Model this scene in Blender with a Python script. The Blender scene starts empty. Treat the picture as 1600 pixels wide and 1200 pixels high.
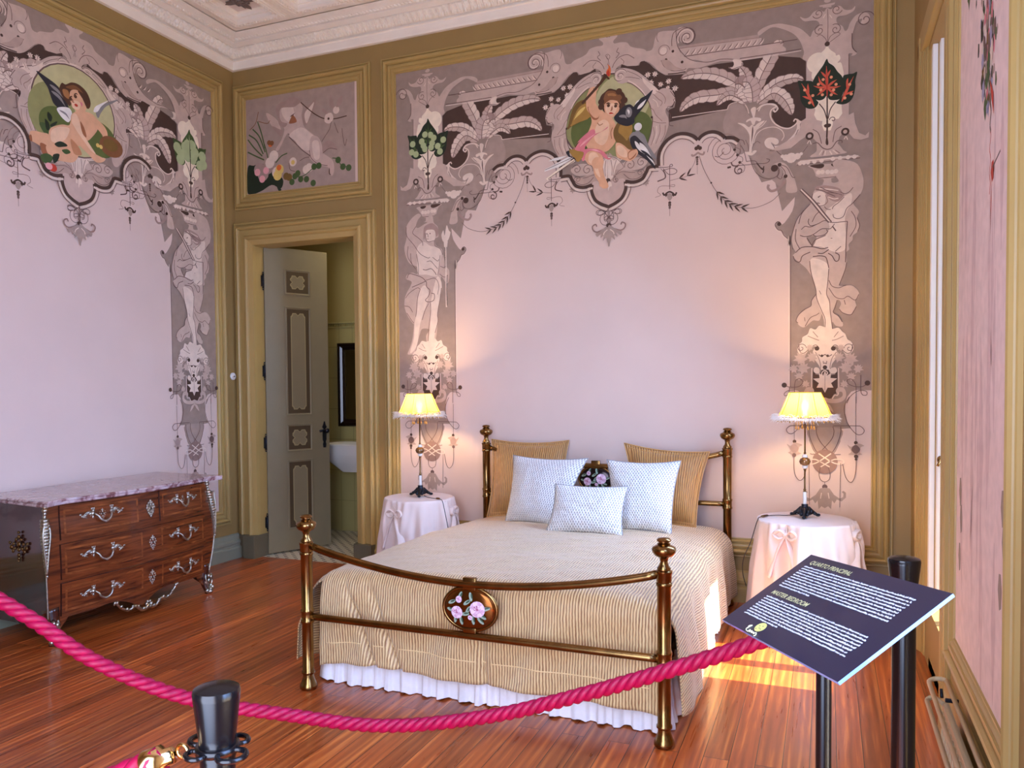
import bpy, bmesh, math, random
from mathutils import Vector, Matrix
C = bpy.context.scene
PI = math.pi
# ------------------------------------------------------------------ camera
CAMP = Vector((4.5751, -5.2765, 1.42))
CF = Vector((-0.37115992, 0.92803895, -0.03136915))
CR = Vector((0.92856038, 0.37108988, -0.00824152))
CU = Vector((-0.00399232, 0.03218707, 0.99947389))
FPX, CYP = 1229.955, 639.672
cam_d = bpy.data.cameras.new('camera'); cam = bpy.data.objects.new('camera', cam_d)
C.collection.objects.link(cam)
cam.matrix_world = Matrix(((CR.x, CU.x, -CF.x, CAMP.x), (CR.y, CU.y, -CF.y, CAMP.y), (CR.z, CU.z, -CF.z, CAMP.z), (0, 0, 0, 1)))
cam_d.sensor_width = 36; cam_d.lens = FPX / 1600 * 36; cam_d.shift_y = (CYP - 600) / 1600
cam_d.clip_start = 0.05
C.camera = cam
C.view_settings.view_transform = 'Standard'; C.view_settings.look = 'None'
C.view_settings.gamma = 1; C.view_settings.use_curve_mapping = False
C.view_settings.exposure = 0.1
# ------------------------------------------------------------------ sky, sun, daylight through the windows
w = bpy.data.worlds.new('sky'); C.world = w; w.use_nodes = True
bg = w.node_tree.nodes['Background']; bg.inputs[0].default_value = (.38, .60, 1, 1); bg.inputs[1].default_value = 7.0

def light(name, kind, loc, energy, col, rot=None, **k):
    l = bpy.data.lights.new(name, kind); l.energy = energy; l.color = col
    o = bpy.data.objects.new(name, l); C.collection.objects.link(o); o.location = loc
    if rot is not None: o.rotation_euler = rot
    for a, b in k.items(): setattr(l, a, b)
    return o
def aim(d):
    return Vector(d).to_track_quat('-Z', 'Y').to_euler()
light('sun', 'SUN', (9, -1.2, 4), 42, (1, .86, .62), aim((-1, 0, -.65)), angle=.006)
# sky light entering each window opening
light('window_daylight', 'AREA', (5.21, -1.17, 1.75), 60, (.34, .54, 1), aim((-1, -.1, -.75)), shape='RECTANGLE', size=.5, size_y=2.7).data.spread = 2.0
light('window_daylight', 'AREA', (5.21, -4.35, 1.75), 60, (.30, .48, 1), aim((-1, .35, -.75)), shape='RECTANGLE', size=1.0, size_y=2.7).data.spread = 2.0

# added fill light behind the camera, set into the front wall
light('front_fill', 'AREA', (3.8, -5.78, 1.5), 76, (.88, .78, .82), aim((-.12, 1, .22)), shape='RECTANGLE', size=1.6, size_y=2.6)
# ------------------------------------------------------------------ helpers
def ray(px, py):
    return CF * FPX + CR * (px - 800) - CU * (py - CYP)
def on(px, py, ax, val):          # where the sight line through a photo pixel meets the plane axis = val
    v = ray(px, py); t = (val - CAMP[ax]) / v[ax]
    return CAMP + v * t
def obj(name, bm, mats, parent=None, smooth=False, ang=None):
    me = bpy.data.meshes.new(name)
    bm.normal_update(); bm.to_mesh(me); bm.free()
    if not isinstance(mats, (list, tuple)): mats = [mats]
    for m in mats: me.materials.append(m)
    if smooth:
        for p in me.polygons: p.use_smooth = True
    o = bpy.data.objects.new(name, me); C.collection.objects.link(o)
    if parent is not None: o.parent = parent; o.matrix_parent_inverse = Matrix.Translation(-wloc(parent))
    if smooth and ang:
        try: me.set_sharp_from_angle(angle=ang)
        except Exception: pass
    return o
def wloc(o):
    v = Vector(o.location)
    p = o.parent
    return v
def thing(name, loc, label, cat, group=None, kind=None):
    o = bpy.data.objects.new(name, None); C.collection.objects.link(o); o.location = loc
    o.empty_display_size = .1
    return tag(o, label, cat, group, kind)
def tag(o, label=None, cat=None, group=None, kind=None):
    if label: o['label'] = label
    if cat: o['category'] = cat
    if group: o['group'] = group
    if kind: o['kind'] = kind
    return o
def struct(name, bm, m, parent=None, smooth=False, label=None):
    o = obj(name, bm, m, parent, smooth, .6)
    if parent is None: o['kind'] = 'structure'
    if label: o['label'] = label
    return o
def B(): return bmesh.new()
def box(bm, a, b, mi=0, rot=None, bev=0):
    a = Vector(a); b = Vector(b)
    c = (a + b) / 2; s = b - a
    r = bmesh.ops.create_cube(bm, size=1)
    vs = r['verts']
    for v in vs: v.co = Vector((v.co.x * s.x, v.co.y * s.y, v.co.z * s.z))
    fs = list({f for v in vs for f in v.link_faces})
    for f in fs: f.material_index = mi
    if bev:
        es = list({e for f in fs for e in f.edges})
        r = bmesh.ops.bevel(bm, geom=es, offset=bev, segments=2, affect='EDGES', profile=.6)
        vs = list({v for f in r['faces'] for v in f.verts} | {v for v in vs if v.is_valid})
    if rot is not None:
        for v in vs: v.co = rot @ v.co
    for v in vs: v.co += c
    return vs
def lathe(bm, prof, c=(0, 0, 0), n=24, mi=0, M=None, cap=True, sx=1, sy=1):
    c = Vector(c); rings = []
    for r, z in prof:
        ring = []
        for i in range(n):
            a = 2 * PI * i / n
            p = Vector((r * math.cos(a) * sx, r * math.sin(a) * sy, z))
            if M is not None: p = M @ p
            ring.append(bm.verts.new(p + c))
        rings.append(ring)
    for k in range(len(rings) - 1):
        for i in range(n):
            f = bm.faces.new((rings[k][i], rings[k][(i + 1) % n], rings[k + 1][(i + 1) % n], rings[k + 1][i])); f.material_index = mi; f.smooth = True
    if cap:
        for ring, rev in ((rings[0], True), (rings[-1], False)):
            try:
                f = bm.faces.new(list(reversed(ring)) if rev else ring); f.material_index = mi
            except Exception: pass
    return rings
def smoothpts(pts, seg=6, closed=False):
    P = [Vector(p) for p in pts]; n = len(P); out = []
    if n < 3: return P
    rng = range(n) if closed else range(n - 1)
    for i in rng:
        if closed: p0, p1, p2, p3 = P[(i - 1) % n], P[i], P[(i + 1) % n], P[(i + 2) % n]
        else:
            p1, p2 = P[i], P[i + 1]
            p0 = P[i - 1] if i > 0 else p1 * 2 - p2
            p3 = P[i + 2] if i + 2 < n else p2 * 2 - p1
        for k in range(seg):
            t = k / seg
            out.append(.5 * ((2 * p1) + (-p0 + p2) * t + (2 * p0 - 5 * p1 + 4 * p2 - p3) * t * t + (-p0 + 3 * p1 - 3 * p2 + p3) * t ** 3))
    if not closed: out.append(P[-1])
    return out
def tube(bm, pts, r, n=10, mi=0, cap=True, closed=False, flat=1.0):
    P = [Vector(p) for p in pts]; m = len(P); rings = []
    up = None
    for i, p in enumerate(P):
        if closed: t = P[(i + 1) % m] - P[i - 1]
        elif i == 0: t = P[1] - P[0]
        elif i == m - 1: t = P[-1] - P[-2]
        else: t = P[i + 1] - P[i - 1]
        if t.length < 1e-9: t = Vector((0, 0, 1))
        t.normalize()
        if up is None:
            up = Vector((0, 0, 1)) if abs(t.z) < .9 else Vector((1, 0, 0))
        a = (up - t * up.dot(t)).normalized(); b = t.cross(a); up = a
        rr = r[i] if isinstance(r, (list, tuple)) else r
        rings.append([bm.verts.new(p + (a * math.cos(2 * PI * k / n) * flat + b * math.sin(2 * PI * k / n)) * rr) for k in range(n)])
    rng = range(m) if closed else range(m - 1)
    for i in rng:
        A, D = rings[i], rings[(i + 1) % m]
        for k in range(n):
            f = bm.faces.new((A[k], A[(k + 1) % n], D[(k + 1) % n], D[k])); f.material_index = mi; f.smooth = True
    if cap and not closed:
        for ring in (rings[0][::-1], rings[-1]):
            f = bm.faces.new(ring); f.material_index = mi
def blob(bm, c, r, mi=0, n=8, M=None):
    c = Vector(c); r = Vector(r) if not isinstance(r, (int, float)) else Vector((r, r, r))
    prof = [(math.sin(PI * k / n) if 0 < k < n else .001, -math.cos(PI * k / n)) for k in range(n + 1)]
    T = Matrix.Diagonal(r)
    if M is not None: T = M @ T
    lathe(bm, prof, c, max(8, n), mi, T)
def sweep_rect(bm, corners, prof, nrm, mi=0):
    """moulding run round a closed rectangle; prof = (inset towards the centre, height off the wall)"""
    Cn = [Vector(c) for c in corners]; nrm = Vector(nrm)
    n = len(Cn); rows = []
    for ins, h in prof:
        row = []
        for i in range(n):
            a = (Cn[i - 1] - Cn[i]).normalized(); b = (Cn[(i + 1) % n] - Cn[i]).normalized()
            row.append(bm.verts.new(Cn[i] + (a + b) * ins + nrm * h))
        rows.append(row)
    for k in range(len(rows) - 1):
        for i in range(n):
            f = bm.faces.new((rows[k][i], rows[k][(i + 1) % n], rows[k + 1][(i + 1) % n], rows[k + 1][i])); f.material_index = mi
    bmesh.ops.recalc_face_normals(bm, faces=bm.faces)
def prism(bm, poly, ax, a, b, mi=0):
    """polygon in the two other axes, extruded from a to b along axis ax"""
    def mk(p, t):
        q = list(p); q.insert(ax, t); return bm.verts.new(q)
    A = [mk(p, a) for p in poly]; D = [mk(p, b) for p in poly]; n = len(poly)
    fs = [bm.faces.new(A[::-1]), bm.faces.new(D)]
    for i in range(n): fs.append(bm.faces.new((A[i], A[(i + 1) % n], D[(i + 1) % n], D[i])))
    for f in fs: f.material_index = mi
    bmesh.ops.recalc_face_normals(bm, faces=fs)
# ------------------------------------------------------------------ materials
def srgb(r, g, b):
    f = lambda c: (c / 255 / 12.92) if c / 255 <= .04045 else ((c / 255 + .055) / 1.055) ** 2.4
    return (f(r), f(g), f(b), 1)
def mat(name, col, rough=.5, metal=0, noise=0, nscale=8, bump=0, bscale=40, spec=.5, coat=0, trans=0, emit=None, estr=0, sheen=0):
    m = bpy.data.materials.new(name); m.use_nodes = True; nt = m.node_tree; b = nt.nodes['Principled BSDF']
    b.inputs['Base Color'].default_value = col; b.inputs['Roughness'].default_value = rough; b.inputs['Metallic'].default_value = metal
    b.inputs['Specular IOR Level'].default_value = spec
    b.inputs['Coat Weight'].default_value = coat; b.inputs['Coat Roughness'].default_value = .08
    b.inputs['Transmission Weight'].default_value = trans
    if sheen: b.inputs['Sheen Weight'].default_value = sheen
    if emit: b.inputs['Emission Color'].default_value = emit; b.inputs['Emission Strength'].default_value = estr
    tc = nt.nodes.new('ShaderNodeTexCoord')
    if noise:
        n = nt.nodes.new('ShaderNodeTexNoise'); n.inputs['Scale'].default_value = nscale; n.inputs['Detail'].default_value = 5
        nt.links.new(tc.outputs['Object'], n.inputs['Vector'])
        mx = nt.nodes.new('ShaderNodeMix'); mx.data_type = 'RGBA'; mx.blend_type = 'MULTIPLY'
        rp = nt.nodes.new('ShaderNodeMapRange'); rp.inputs[3].default_value = 1 - noise; rp.inputs[4].default_value = 1 + noise * .4
        rp.inputs[1].default_value = .3; rp.inputs[2].default_value = .7
        nt.links.new(n.outputs[0], rp.inputs[0]); mx.inputs[0].default_value = 1
        mx.inputs[6].default_value = col; nt.links.new(rp.outputs[0], mx.inputs[7])
        nt.links.new(mx.outputs[2], b.inputs['Base Color'])
    if bump:
        n = nt.nodes.new('ShaderNodeTexNoise'); n.inputs['Scale'].default_value = bscale; n.inputs['Detail'].default_value = 6
        nt.links.new(tc.outputs['Object'], n.inputs['Vector'])
        bp = nt.nodes.new('ShaderNodeBump'); bp.inputs['Strength'].default_value = bump; bp.inputs['Distance'].default_value = .01
        nt.links.new(n.outputs[0], bp.inputs['Height']); nt.links.new(bp.outputs[0], b.inputs['Normal'])
    return m
def nodes(m):
    nt = m.node_tree
    return nt, nt.nodes['Principled BSDF'], (lambda t: nt.nodes.new('ShaderNode' + t)), nt.links.new
M = {}
M['trim'] = mat('olive_paint', srgb(178, 150, 90), .42, noise=.06, nscale=5, bump=.06, bscale=90)
M['trimflat'] = mat('olive_wall_paint', srgb(158, 130, 78), .55, noise=.08, nscale=3, bump=.08, bscale=120)
M['grey'] = mat('grey_green_skirting', srgb(142, 144, 124), .5, noise=.06)
M['plinth'] = mat('brown_plinth', srgb(104, 96, 74), .5, noise=.08)
M['plaster'] = mat('cream_plaster', srgb(250, 240, 226), .75, noise=.05, nscale=6, bump=.1, bscale=60)
M['coffer'] = mat('pale_lilac_plaster', srgb(232, 216, 206), .8, noise=.05)
M['ornament'] = mat('dark_painted_ornament', srgb(120, 104, 98), .7)
M['field'] = mat('rose_wall_paint', srgb(222, 198, 186), .7, noise=.035, nscale=2.5, bump=.03, bscale=150)
M['outer'] = mat('outside_render', srgb(200, 195, 185), .9)
M['white'] = mat('white_window_paint', srgb(240, 240, 236), .35)
M['brass'] = mat('aged_brass', srgb(150, 116, 70), .22, 1, noise=.35, nscale=14)
M['darkbrass'] = mat('dark_brass', srgb(120, 92, 58), .3, 1, noise=.3, nscale=20)
M['silver'] = mat('worn_silvered_bronze', srgb(190, 184, 168), .33, 1, noise=.35, nscale=60)
M['black'] = mat('black_lacquer', srgb(14, 13, 17), .22, .1, noise=.1)
M['iron'] = mat('dark_cast_iron', srgb(48, 52, 62), .35, .8, noise=.3, nscale=60)
M['glass'] = mat('window_glass', (1, 1, 1, 1), .0, trans=1)
M['porcelain'] = mat('white_porcelain', srgb(240, 238, 232), .15, coat=.5)
M['mirror'] = mat('mirror_glass', (.85, .87, .85, 1), .03, 1)
M['blackwood'] = mat('black_frame_wood', srgb(30, 18, 15), .2, noise=.2, nscale=10)
def floor_mat():
    m = mat('pine_floorboards', srgb(170, 80, 36), .26, coat=.25); nt, b, N, L = nodes(m)
    tc = N('TexCoord'); mp = N('Mapping'); mp.inputs['Rotation'].default_value = (0, 0, PI / 2); L(tc.outputs['Object'], mp.inputs[0])
    br = N('TexBrick'); br.inputs['Scale'].default_value = 1; br.inputs['Brick Width'].default_value = 3.6; br.inputs['Row Height'].default_value = .0942
    br.inputs['Mortar Size'].default_value = .0016; br.inputs['Mortar Smooth'].default_value = .2; br.offset = .37; br.inputs['Bias'].default_value = 0
    br.inputs['Color1'].default_value = (.0, .0, .0, 1); br.inputs['Color2'].default_value = (1, 1, 1, 1); br.inputs['Mortar'].default_value = (.5, .5, .5, 1)
    L(mp.outputs[0], br.inputs['Vector'])
    # grain stretched along the boards
    m2 = N('Mapping'); m2.inputs['Scale'].default_value = (26, 1.5, 1); L(tc.outputs['Object'], m2.inputs[0])
    ad = N('VectorMath'); ad.operation = 'ADD'; sc = N('VectorMath'); sc.operation = 'SCALE'; sc.inputs['Scale'].default_value = 7
    L(br.outputs['Color'], sc.inputs[0]); L(m2.outputs[0], ad.inputs[0]); L(sc.outputs[0], ad.inputs[1])
    n1 = N('TexNoise'); n1.inputs['Scale'].default_value = 1.3; n1.inputs['Detail'].default_value = 8; n1.inputs['Distortion'].default_value = 1.2; L(ad.outputs[0], n1.inputs['Vector'])
    wv = N('TexWave'); wv.wave_type = 'BANDS'; wv.bands_direction = 'X'; wv.inputs['Scale'].default_value = .35; wv.inputs['Distortion'].default_value = 9; wv.inputs['Detail'].default_value = 3; wv.inputs['Detail Scale'].default_value = .7
    L(ad.outputs[0], wv.inputs['Vector'])
    mixg = N('Math'); mixg.operation = 'MULTIPLY_ADD'; mixg.inputs[1].default_value = .22; L(wv.outputs[0], mixg.inputs[0]); L(n1.outputs[0], mixg.inputs[2])
    cr = N('ValToRGB'); e = cr.color_ramp.elements; e[0].position = .3; e[0].color = srgb(138, 58, 22); e[1].position = .95; e[1].color = srgb(232, 136, 62)
    k = cr.color_ramp.elements.new(.65); k.color = srgb(184, 88, 36)
    L(mixg.outputs[0], cr.inputs[0])
    pv = N('MapRange'); pv.inputs[3].default_value = .62; pv.inputs[4].default_value = 1.12; L(br.outputs['Color'], pv.inputs[0])
    mx = N('Mix'); mx.data_type = 'RGBA'; mx.blend_type = 'MULTIPLY'; mx.inputs[0].default_value = 1; L(cr.outputs[0], mx.inputs[6]); L(pv.outputs[0], mx.inputs[7])
    mm = N('Mix'); mm.data_type = 'RGBA'; L(br.outputs['Fac'], mm.inputs[0]); L(mx.outputs[2], mm.inputs[6]); mm.inputs[7].default_value = srgb(58, 24, 12)
    L(mm.outputs[2], b.inputs['Base Color'])
    rr = N('MapRange'); rr.inputs[3].default_value = .2; rr.inputs[4].default_value = .42; L(n1.outputs[0], rr.inputs[0]); L(rr.outputs[0], b.inputs['Roughness'])
    bp = N('Bump'); bp.inputs['Strength'].default_value = .18; bp.inputs['Distance'].default_value = .004; L(mixg.outputs[0], bp.inputs['Height'])
    b2 = N('Bump'); b2.invert = True; b2.inputs['Strength'].default_value = .6; b2.inputs['Distance'].default_value = .003; L(br.outputs['Fac'], b2.inputs['Height']); L(bp.outputs[0], b2.inputs['Normal'])
    L(b2.outputs[0], b.inputs['Normal'])
    return m
M['floor'] = floor_mat()
def tile_mat(name, a, mort, w, h, ms, vert=False):
    m = mat(name, a, .3); nt, b, N, L = nodes(m)
    tc = N('TexCoord'); mp = N('Mapping'); L(tc.outputs['Object'], mp.inputs[0])
    if vert: mp.inputs['Rotation'].default_value = (PI / 2, 0, 0)
    br = N('TexBrick'); br.offset = 0; br.inputs['Scale'].default_value = 1; br.inputs['Brick Width'].default_value = w; br.inputs['Row Height'].default_value = h
    br.inputs['Mortar Size'].default_value = ms; br.inputs['Color1'].default_value = a; br.inputs['Color2'].default_value = a; br.inputs['Mortar'].default_value = mort
    L(mp.outputs[0], br.inputs['Vector']); L(br.outputs['Color'], b.inputs['Base Color'])
    return m
M['walltile'] = tile_mat('cream_wall_tiles', srgb(186, 172, 112), srgb(160, 146, 92), .15, .3, .003, True)
def dotfloor():
    m = mat('dotted_floor_tiles', srgb(220, 214, 196), .35); nt, b, N, L = nodes(m)
    tc = N('TexCoord'); mp = N('Mapping'); mp.inputs['Rotation'].default_value = (0, 0, .785); L(tc.outputs['Object'], mp.inputs[0])
    br = N('TexBrick'); br.offset = .5; br.inputs['Scale'].default_value = 1; br.inputs['Brick Width'].default_value = .1; br.inputs['Row Height'].default_value = .1; br.inputs['Mortar Size'].default_value = .002
    ck = N('TexVoronoi'); ck.inputs['Scale'].default_value = 15; ck.inputs['Randomness'].default_value = .0; L(mp.outputs[0], ck.inputs['Vector'])
    ck.distance = 'CHEBYCHEV'
    lt = N('Math'); lt.operation = 'LESS_THAN'; lt.inputs[1].default_value = .2; L(ck.outputs['Distance'], lt.inputs[0])
    mx = N('Mix'); mx.data_type = 'RGBA'; L(lt.outputs[0], mx.inputs[0]); mx.inputs[6].default_value = srgb(220, 214, 196); mx.inputs[7].default_value = srgb(60, 52, 40)
    L(mx.outputs[2], b.inputs['Base Color'])
    return m
M['dotfloor'] = dotfloor()
# ------------------------------------------------------------------ the room: 5.05 m wide, camera looks towards the back wall (y = 0)
RX, FY, CZ = 5.05, -5.7, 4.2
bm = B(); box(bm, (-.02, FY, -.05), (RX + .35, .02, 0)); struct('floor', bm, M['floor'])
bm = B(); box(bm, (-.25, FY - .2, CZ + .06), (RX + .4, .25, CZ + .3)); struct('ceiling', bm, M['plaster'])
bm = B(); box(bm, (-.25, FY - .2, -.05), (0, .0, CZ + .1)); struct('wall_left', bm, M['trimflat'])
bm = B(); box(bm, (-.25, FY - .2, -.05), (2.95, FY, CZ + .1)); box(bm, (4.65, FY - .2, -.05), (RX + .4, FY, CZ + .1)); box(bm, (2.95, FY - .2, 2.9), (4.65, FY, CZ + .1)); wf = struct('wall_front', bm, M['trimflat'])  # opening cut to hold the added fill light
# back wall with the door opening
DX0, DX1, DZ = .20, 1.16, 2.60
bm = B()
box(bm, (-.25, 0, -.05), (DX0, .14, CZ + .1)); box(bm, (DX1, 0, -.05), (RX + .4, .14, CZ + .1)); box(bm, (DX0, 0, DZ), (DX1, .14, CZ + .1))
wb = struct('wall_back', bm, M['trimflat'])
# right wall, two window openings down to a low sill
W1 = (-1.46, -.88); W2 = (-4.9, -3.8); WZ0, WZ1 = .29, 3.1
bm = B()
ys = [0, -.61, W1[0], W2[1], W2[0], FY]
for a, b_ in ((0, 1), (2, 3), (4, 5)): box(bm, (RX, ys[b_], -.05), (RX + .4, ys[a], CZ + .1))
for wy in ((W1[0], -.61), W2):
    box(bm, (RX, wy[0], -.05), (RX + .4, wy[1], WZ0)); box(bm, (RX, wy[0], WZ1), (RX + .4, wy[1], CZ + .1))
struct('wall_right', bm, M['trimflat'])

# --- mouldings -----------------------------------------------------------
FR = [(0, 0), (0, .013), (.005, .017), (.011, .016), (.014, .007), (.018, .007), (.021, .02), (.028, .031), (.037, .035), (.046, .031), (.052, .020), (.055, .010), (.060, .010), (.062, .019), (.072, .021), (.082, .019), (.085, .012), (.091, .012), (.094, .017), (.102, .018), (.108, .012), (.112, .006), (.117, .009), (.122, .008), (.124, 0)]
def frame(name, ax, val, a0, a1, z0, z1, nrm, label=None):
    def P(a, z): return (a, val, z) if ax == 1 else (val, a, z)
    bm = B(); sweep_rect(bm, [P(a0, z0), P(a1, z0), P(a1, z1), P(a0, z1)], FR, nrm)
    return struct(name, bm, M['trim'], label=label)
frame('trim_1', 1, 0, 1.419, 4.952, .290, 3.895, (0, -1, 0), 'olive moulded frame around the big back wall mural')
frame('trim_2', 1, 0, .006, 1.321, 2.881, 3.897, (0, -1, 0), 'olive moulded frame of the small picture over the door')
frame('trim_3', 0, 0, -2.83, -.135, .290, 3.895, (1, 0, 0), 'olive moulded frame around the left wall mural')
frame('trim_4', 0, RX, -2.88, -1.66, .285, 3.895, (-1, 0, 0), 'olive moulded frame around the right wall painting')
# door casing
CP = [(0, 0), (0, .03), (.006, .036), (.016, .036), (.02, .026), (.026, .026), (.03, .045), (.04, .058), (.05, .06), (.06, .052), (.066, .036), (.095, .034), (.11, .034), (.115, .05), (.126, .06), (.138, .06), (.146, .05), (.15, .04), (.17, .035), (.19, .03), (.195, .0), (.195, -.14)]
bm = B()
def casing(bm, x0, x1, zt, zb=.0):
    # legs from the plinths up, mitred head
    rows = []
    for ins, h in CP:
        rows.append([bm.verts.new((x0 + ins, -h, zb)), bm.verts.new((x0 + ins, -h, zt - ins)), bm.verts.new((x1 - ins, -h, zt - ins)), bm.verts.new((x1 - ins, -h, zb))])
    for a, b_ in zip(rows, rows[1:]):
        for i in range(3): bm.faces.new((a[i], a[i + 1], b_[i + 1], b_[i]))
    bmesh.ops.recalc_face_normals(bm, faces=bm.faces)
casing(bm, .006, 1.355, 2.772, .19)
door_trim = struct('trim_5', bm, M['trim'], label='olive moulded casing around the open door')
bm = B(); box(bm, (.085, -.085, 0), (.2, 0, .19), bev=.004); box(bm, (.001, -.05, 0), (.085, 0, .19), bev=.004); box(bm, (.19, -.08, 0), (.202, .14, .19))
box(bm, (1.16, -.085, 0), (1.32, 0, .19), bev=.004); box(bm, (1.155, -.07, 0), (1.17, .14, .19))
struct('trim_6', bm, M['plinth'], label='dark plinth blocks under the door casing')
# skirting boards: (projection, height)
SK = [(0, 0), (.045, 0), (.045, .085), (.04, .095), (.03, .1), (.03, .115), (.036, .125), (.036, .14), (.022, .155), (.018, .19), (.008, .2), (0, .2)]
def skirt(name, pts, m, nrm):
    bm = B(); n = Vector(nrm)
    rows = [[bm.verts.new(Vector(p) + n * d + Vector((0, 0, h))) for p in pts] for d, h in SK]
    for a, b_ in zip(rows, rows[1:]):
        for i in range(len(pts) - 1): bm.faces.new((a[i], a[i + 1], b_[i + 1], b_[i]))
    bmesh.ops.recalc_face_normals(bm, faces=bm.faces)
    struct(name, bm, m)
skirt('baseboard_left', [(0, FY, 0), (0, -.05, 0)], M['grey'], (1, 0, 0))
skirt('baseboard_back', [(1.32, 0, 0), (RX - .001, 0, 0)], M['trim'], (0, -1, 0))
skirt('baseboard_right', [(RX, FY, 0), (RX, -4.95, 0)], M['trim'], (-1, 0, 0))
skirt('baseboard_right', [(RX, -3.75, 0), (RX, -1.66, 0)], M['trim'], (-1, 0, 0))
# cornice round the room: (out from the wall, height)
CO = [(0, 4.021), (.028, 4.021), (.03, 4.03), (.03, 4.085), (.046, 4.088), (.046, 4.092), (.034, 4.094), (.034, 4.112), (.05, 4.102), (.062, 4.106), (.085, 4.120), (.112, 4.143), (.116, 4.145), (.116, 4.172), (.127, 4.172), (.127, 4.150), (.165, 4.164), (.172, 4.165), (.172, 4.19), (.181, 4.19), (.181, 4.172), (.205, 4.184), (.21, 4.186), (.215, 4.182), (.232, 4.19), (.245, 4.194), (.262, 4.2), (.27, 4.2), (.27, 4.27), (0, 4.27)]
bm = B(); rows = []
for d, h in CO:
    rows.append([bm.verts.new(p) for p in ((d, FY + d, h), (d, -d, h), (RX - d, -d, h), (RX - d, FY + d, h))])
for a, b_ in zip(rows, rows[1:]):
    for i in range(4): bm.faces.new((a[i], a[(i + 1) % 4], b_[(i + 1) % 4], b_[i]))
bmesh.ops.recalc_face_normals(bm, faces=bm.faces)
# carved acanthus leaves and the twisted rope band, along the visible walls
def leafband(bm, axis, length, s0, pitch):
    k = int(length / pitch)
    for i in range(k):
        t = s0 + (i + .5) * pitch
        for (d, z, wd, hh, th) in ((.078, 4.110, .42, .019, .019), (.100, 4.130, .34, .017, .019), (.117, 4.142, .24, .011, .014)):
            for sgn in (-1, 1):
                off = sgn * pitch * wd * .5
                p = (t + off, -d, z) if axis == 'x' else (d, -t - off, z)
                r = (pitch * wd * .42, th, hh) if axis == 'x' else (th, pitch * wd * .42, hh)
                blob(bm, p, r, n=5)
def ropeband(bm, axis, length, s0, pitch, d, z, rad):
    k = int(length / pitch)
    for i in range(k):
        t = s0 + (i + .5) * pitch
        a = .7
        if axis == 'x': blob(bm, (t, -d, z), (pitch * .62, rad * .8, rad * .6), n=5, M=Matrix.Rotation(a, 3, 'Z'))
        else: blob(bm, (d, -t, z), (rad * .8, pitch * .62, rad * .6), n=5, M=Matrix.Rotation(a, 3, 'Z'))
    return
leafband(bm, 'x', RX - .2, .1, .052); leafband(bm, 'y', 3.2, .1, .052)
ropeband(bm, 'x', RX - .4, .2, .03, .192, 4.178, .014); ropeband(bm, 'y', 3.2, .2, .03, .192, 4.178, .014)
struct('trim_7', bm, M['plaster'], label='carved plaster cornice with leaf and rope bands')
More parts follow.
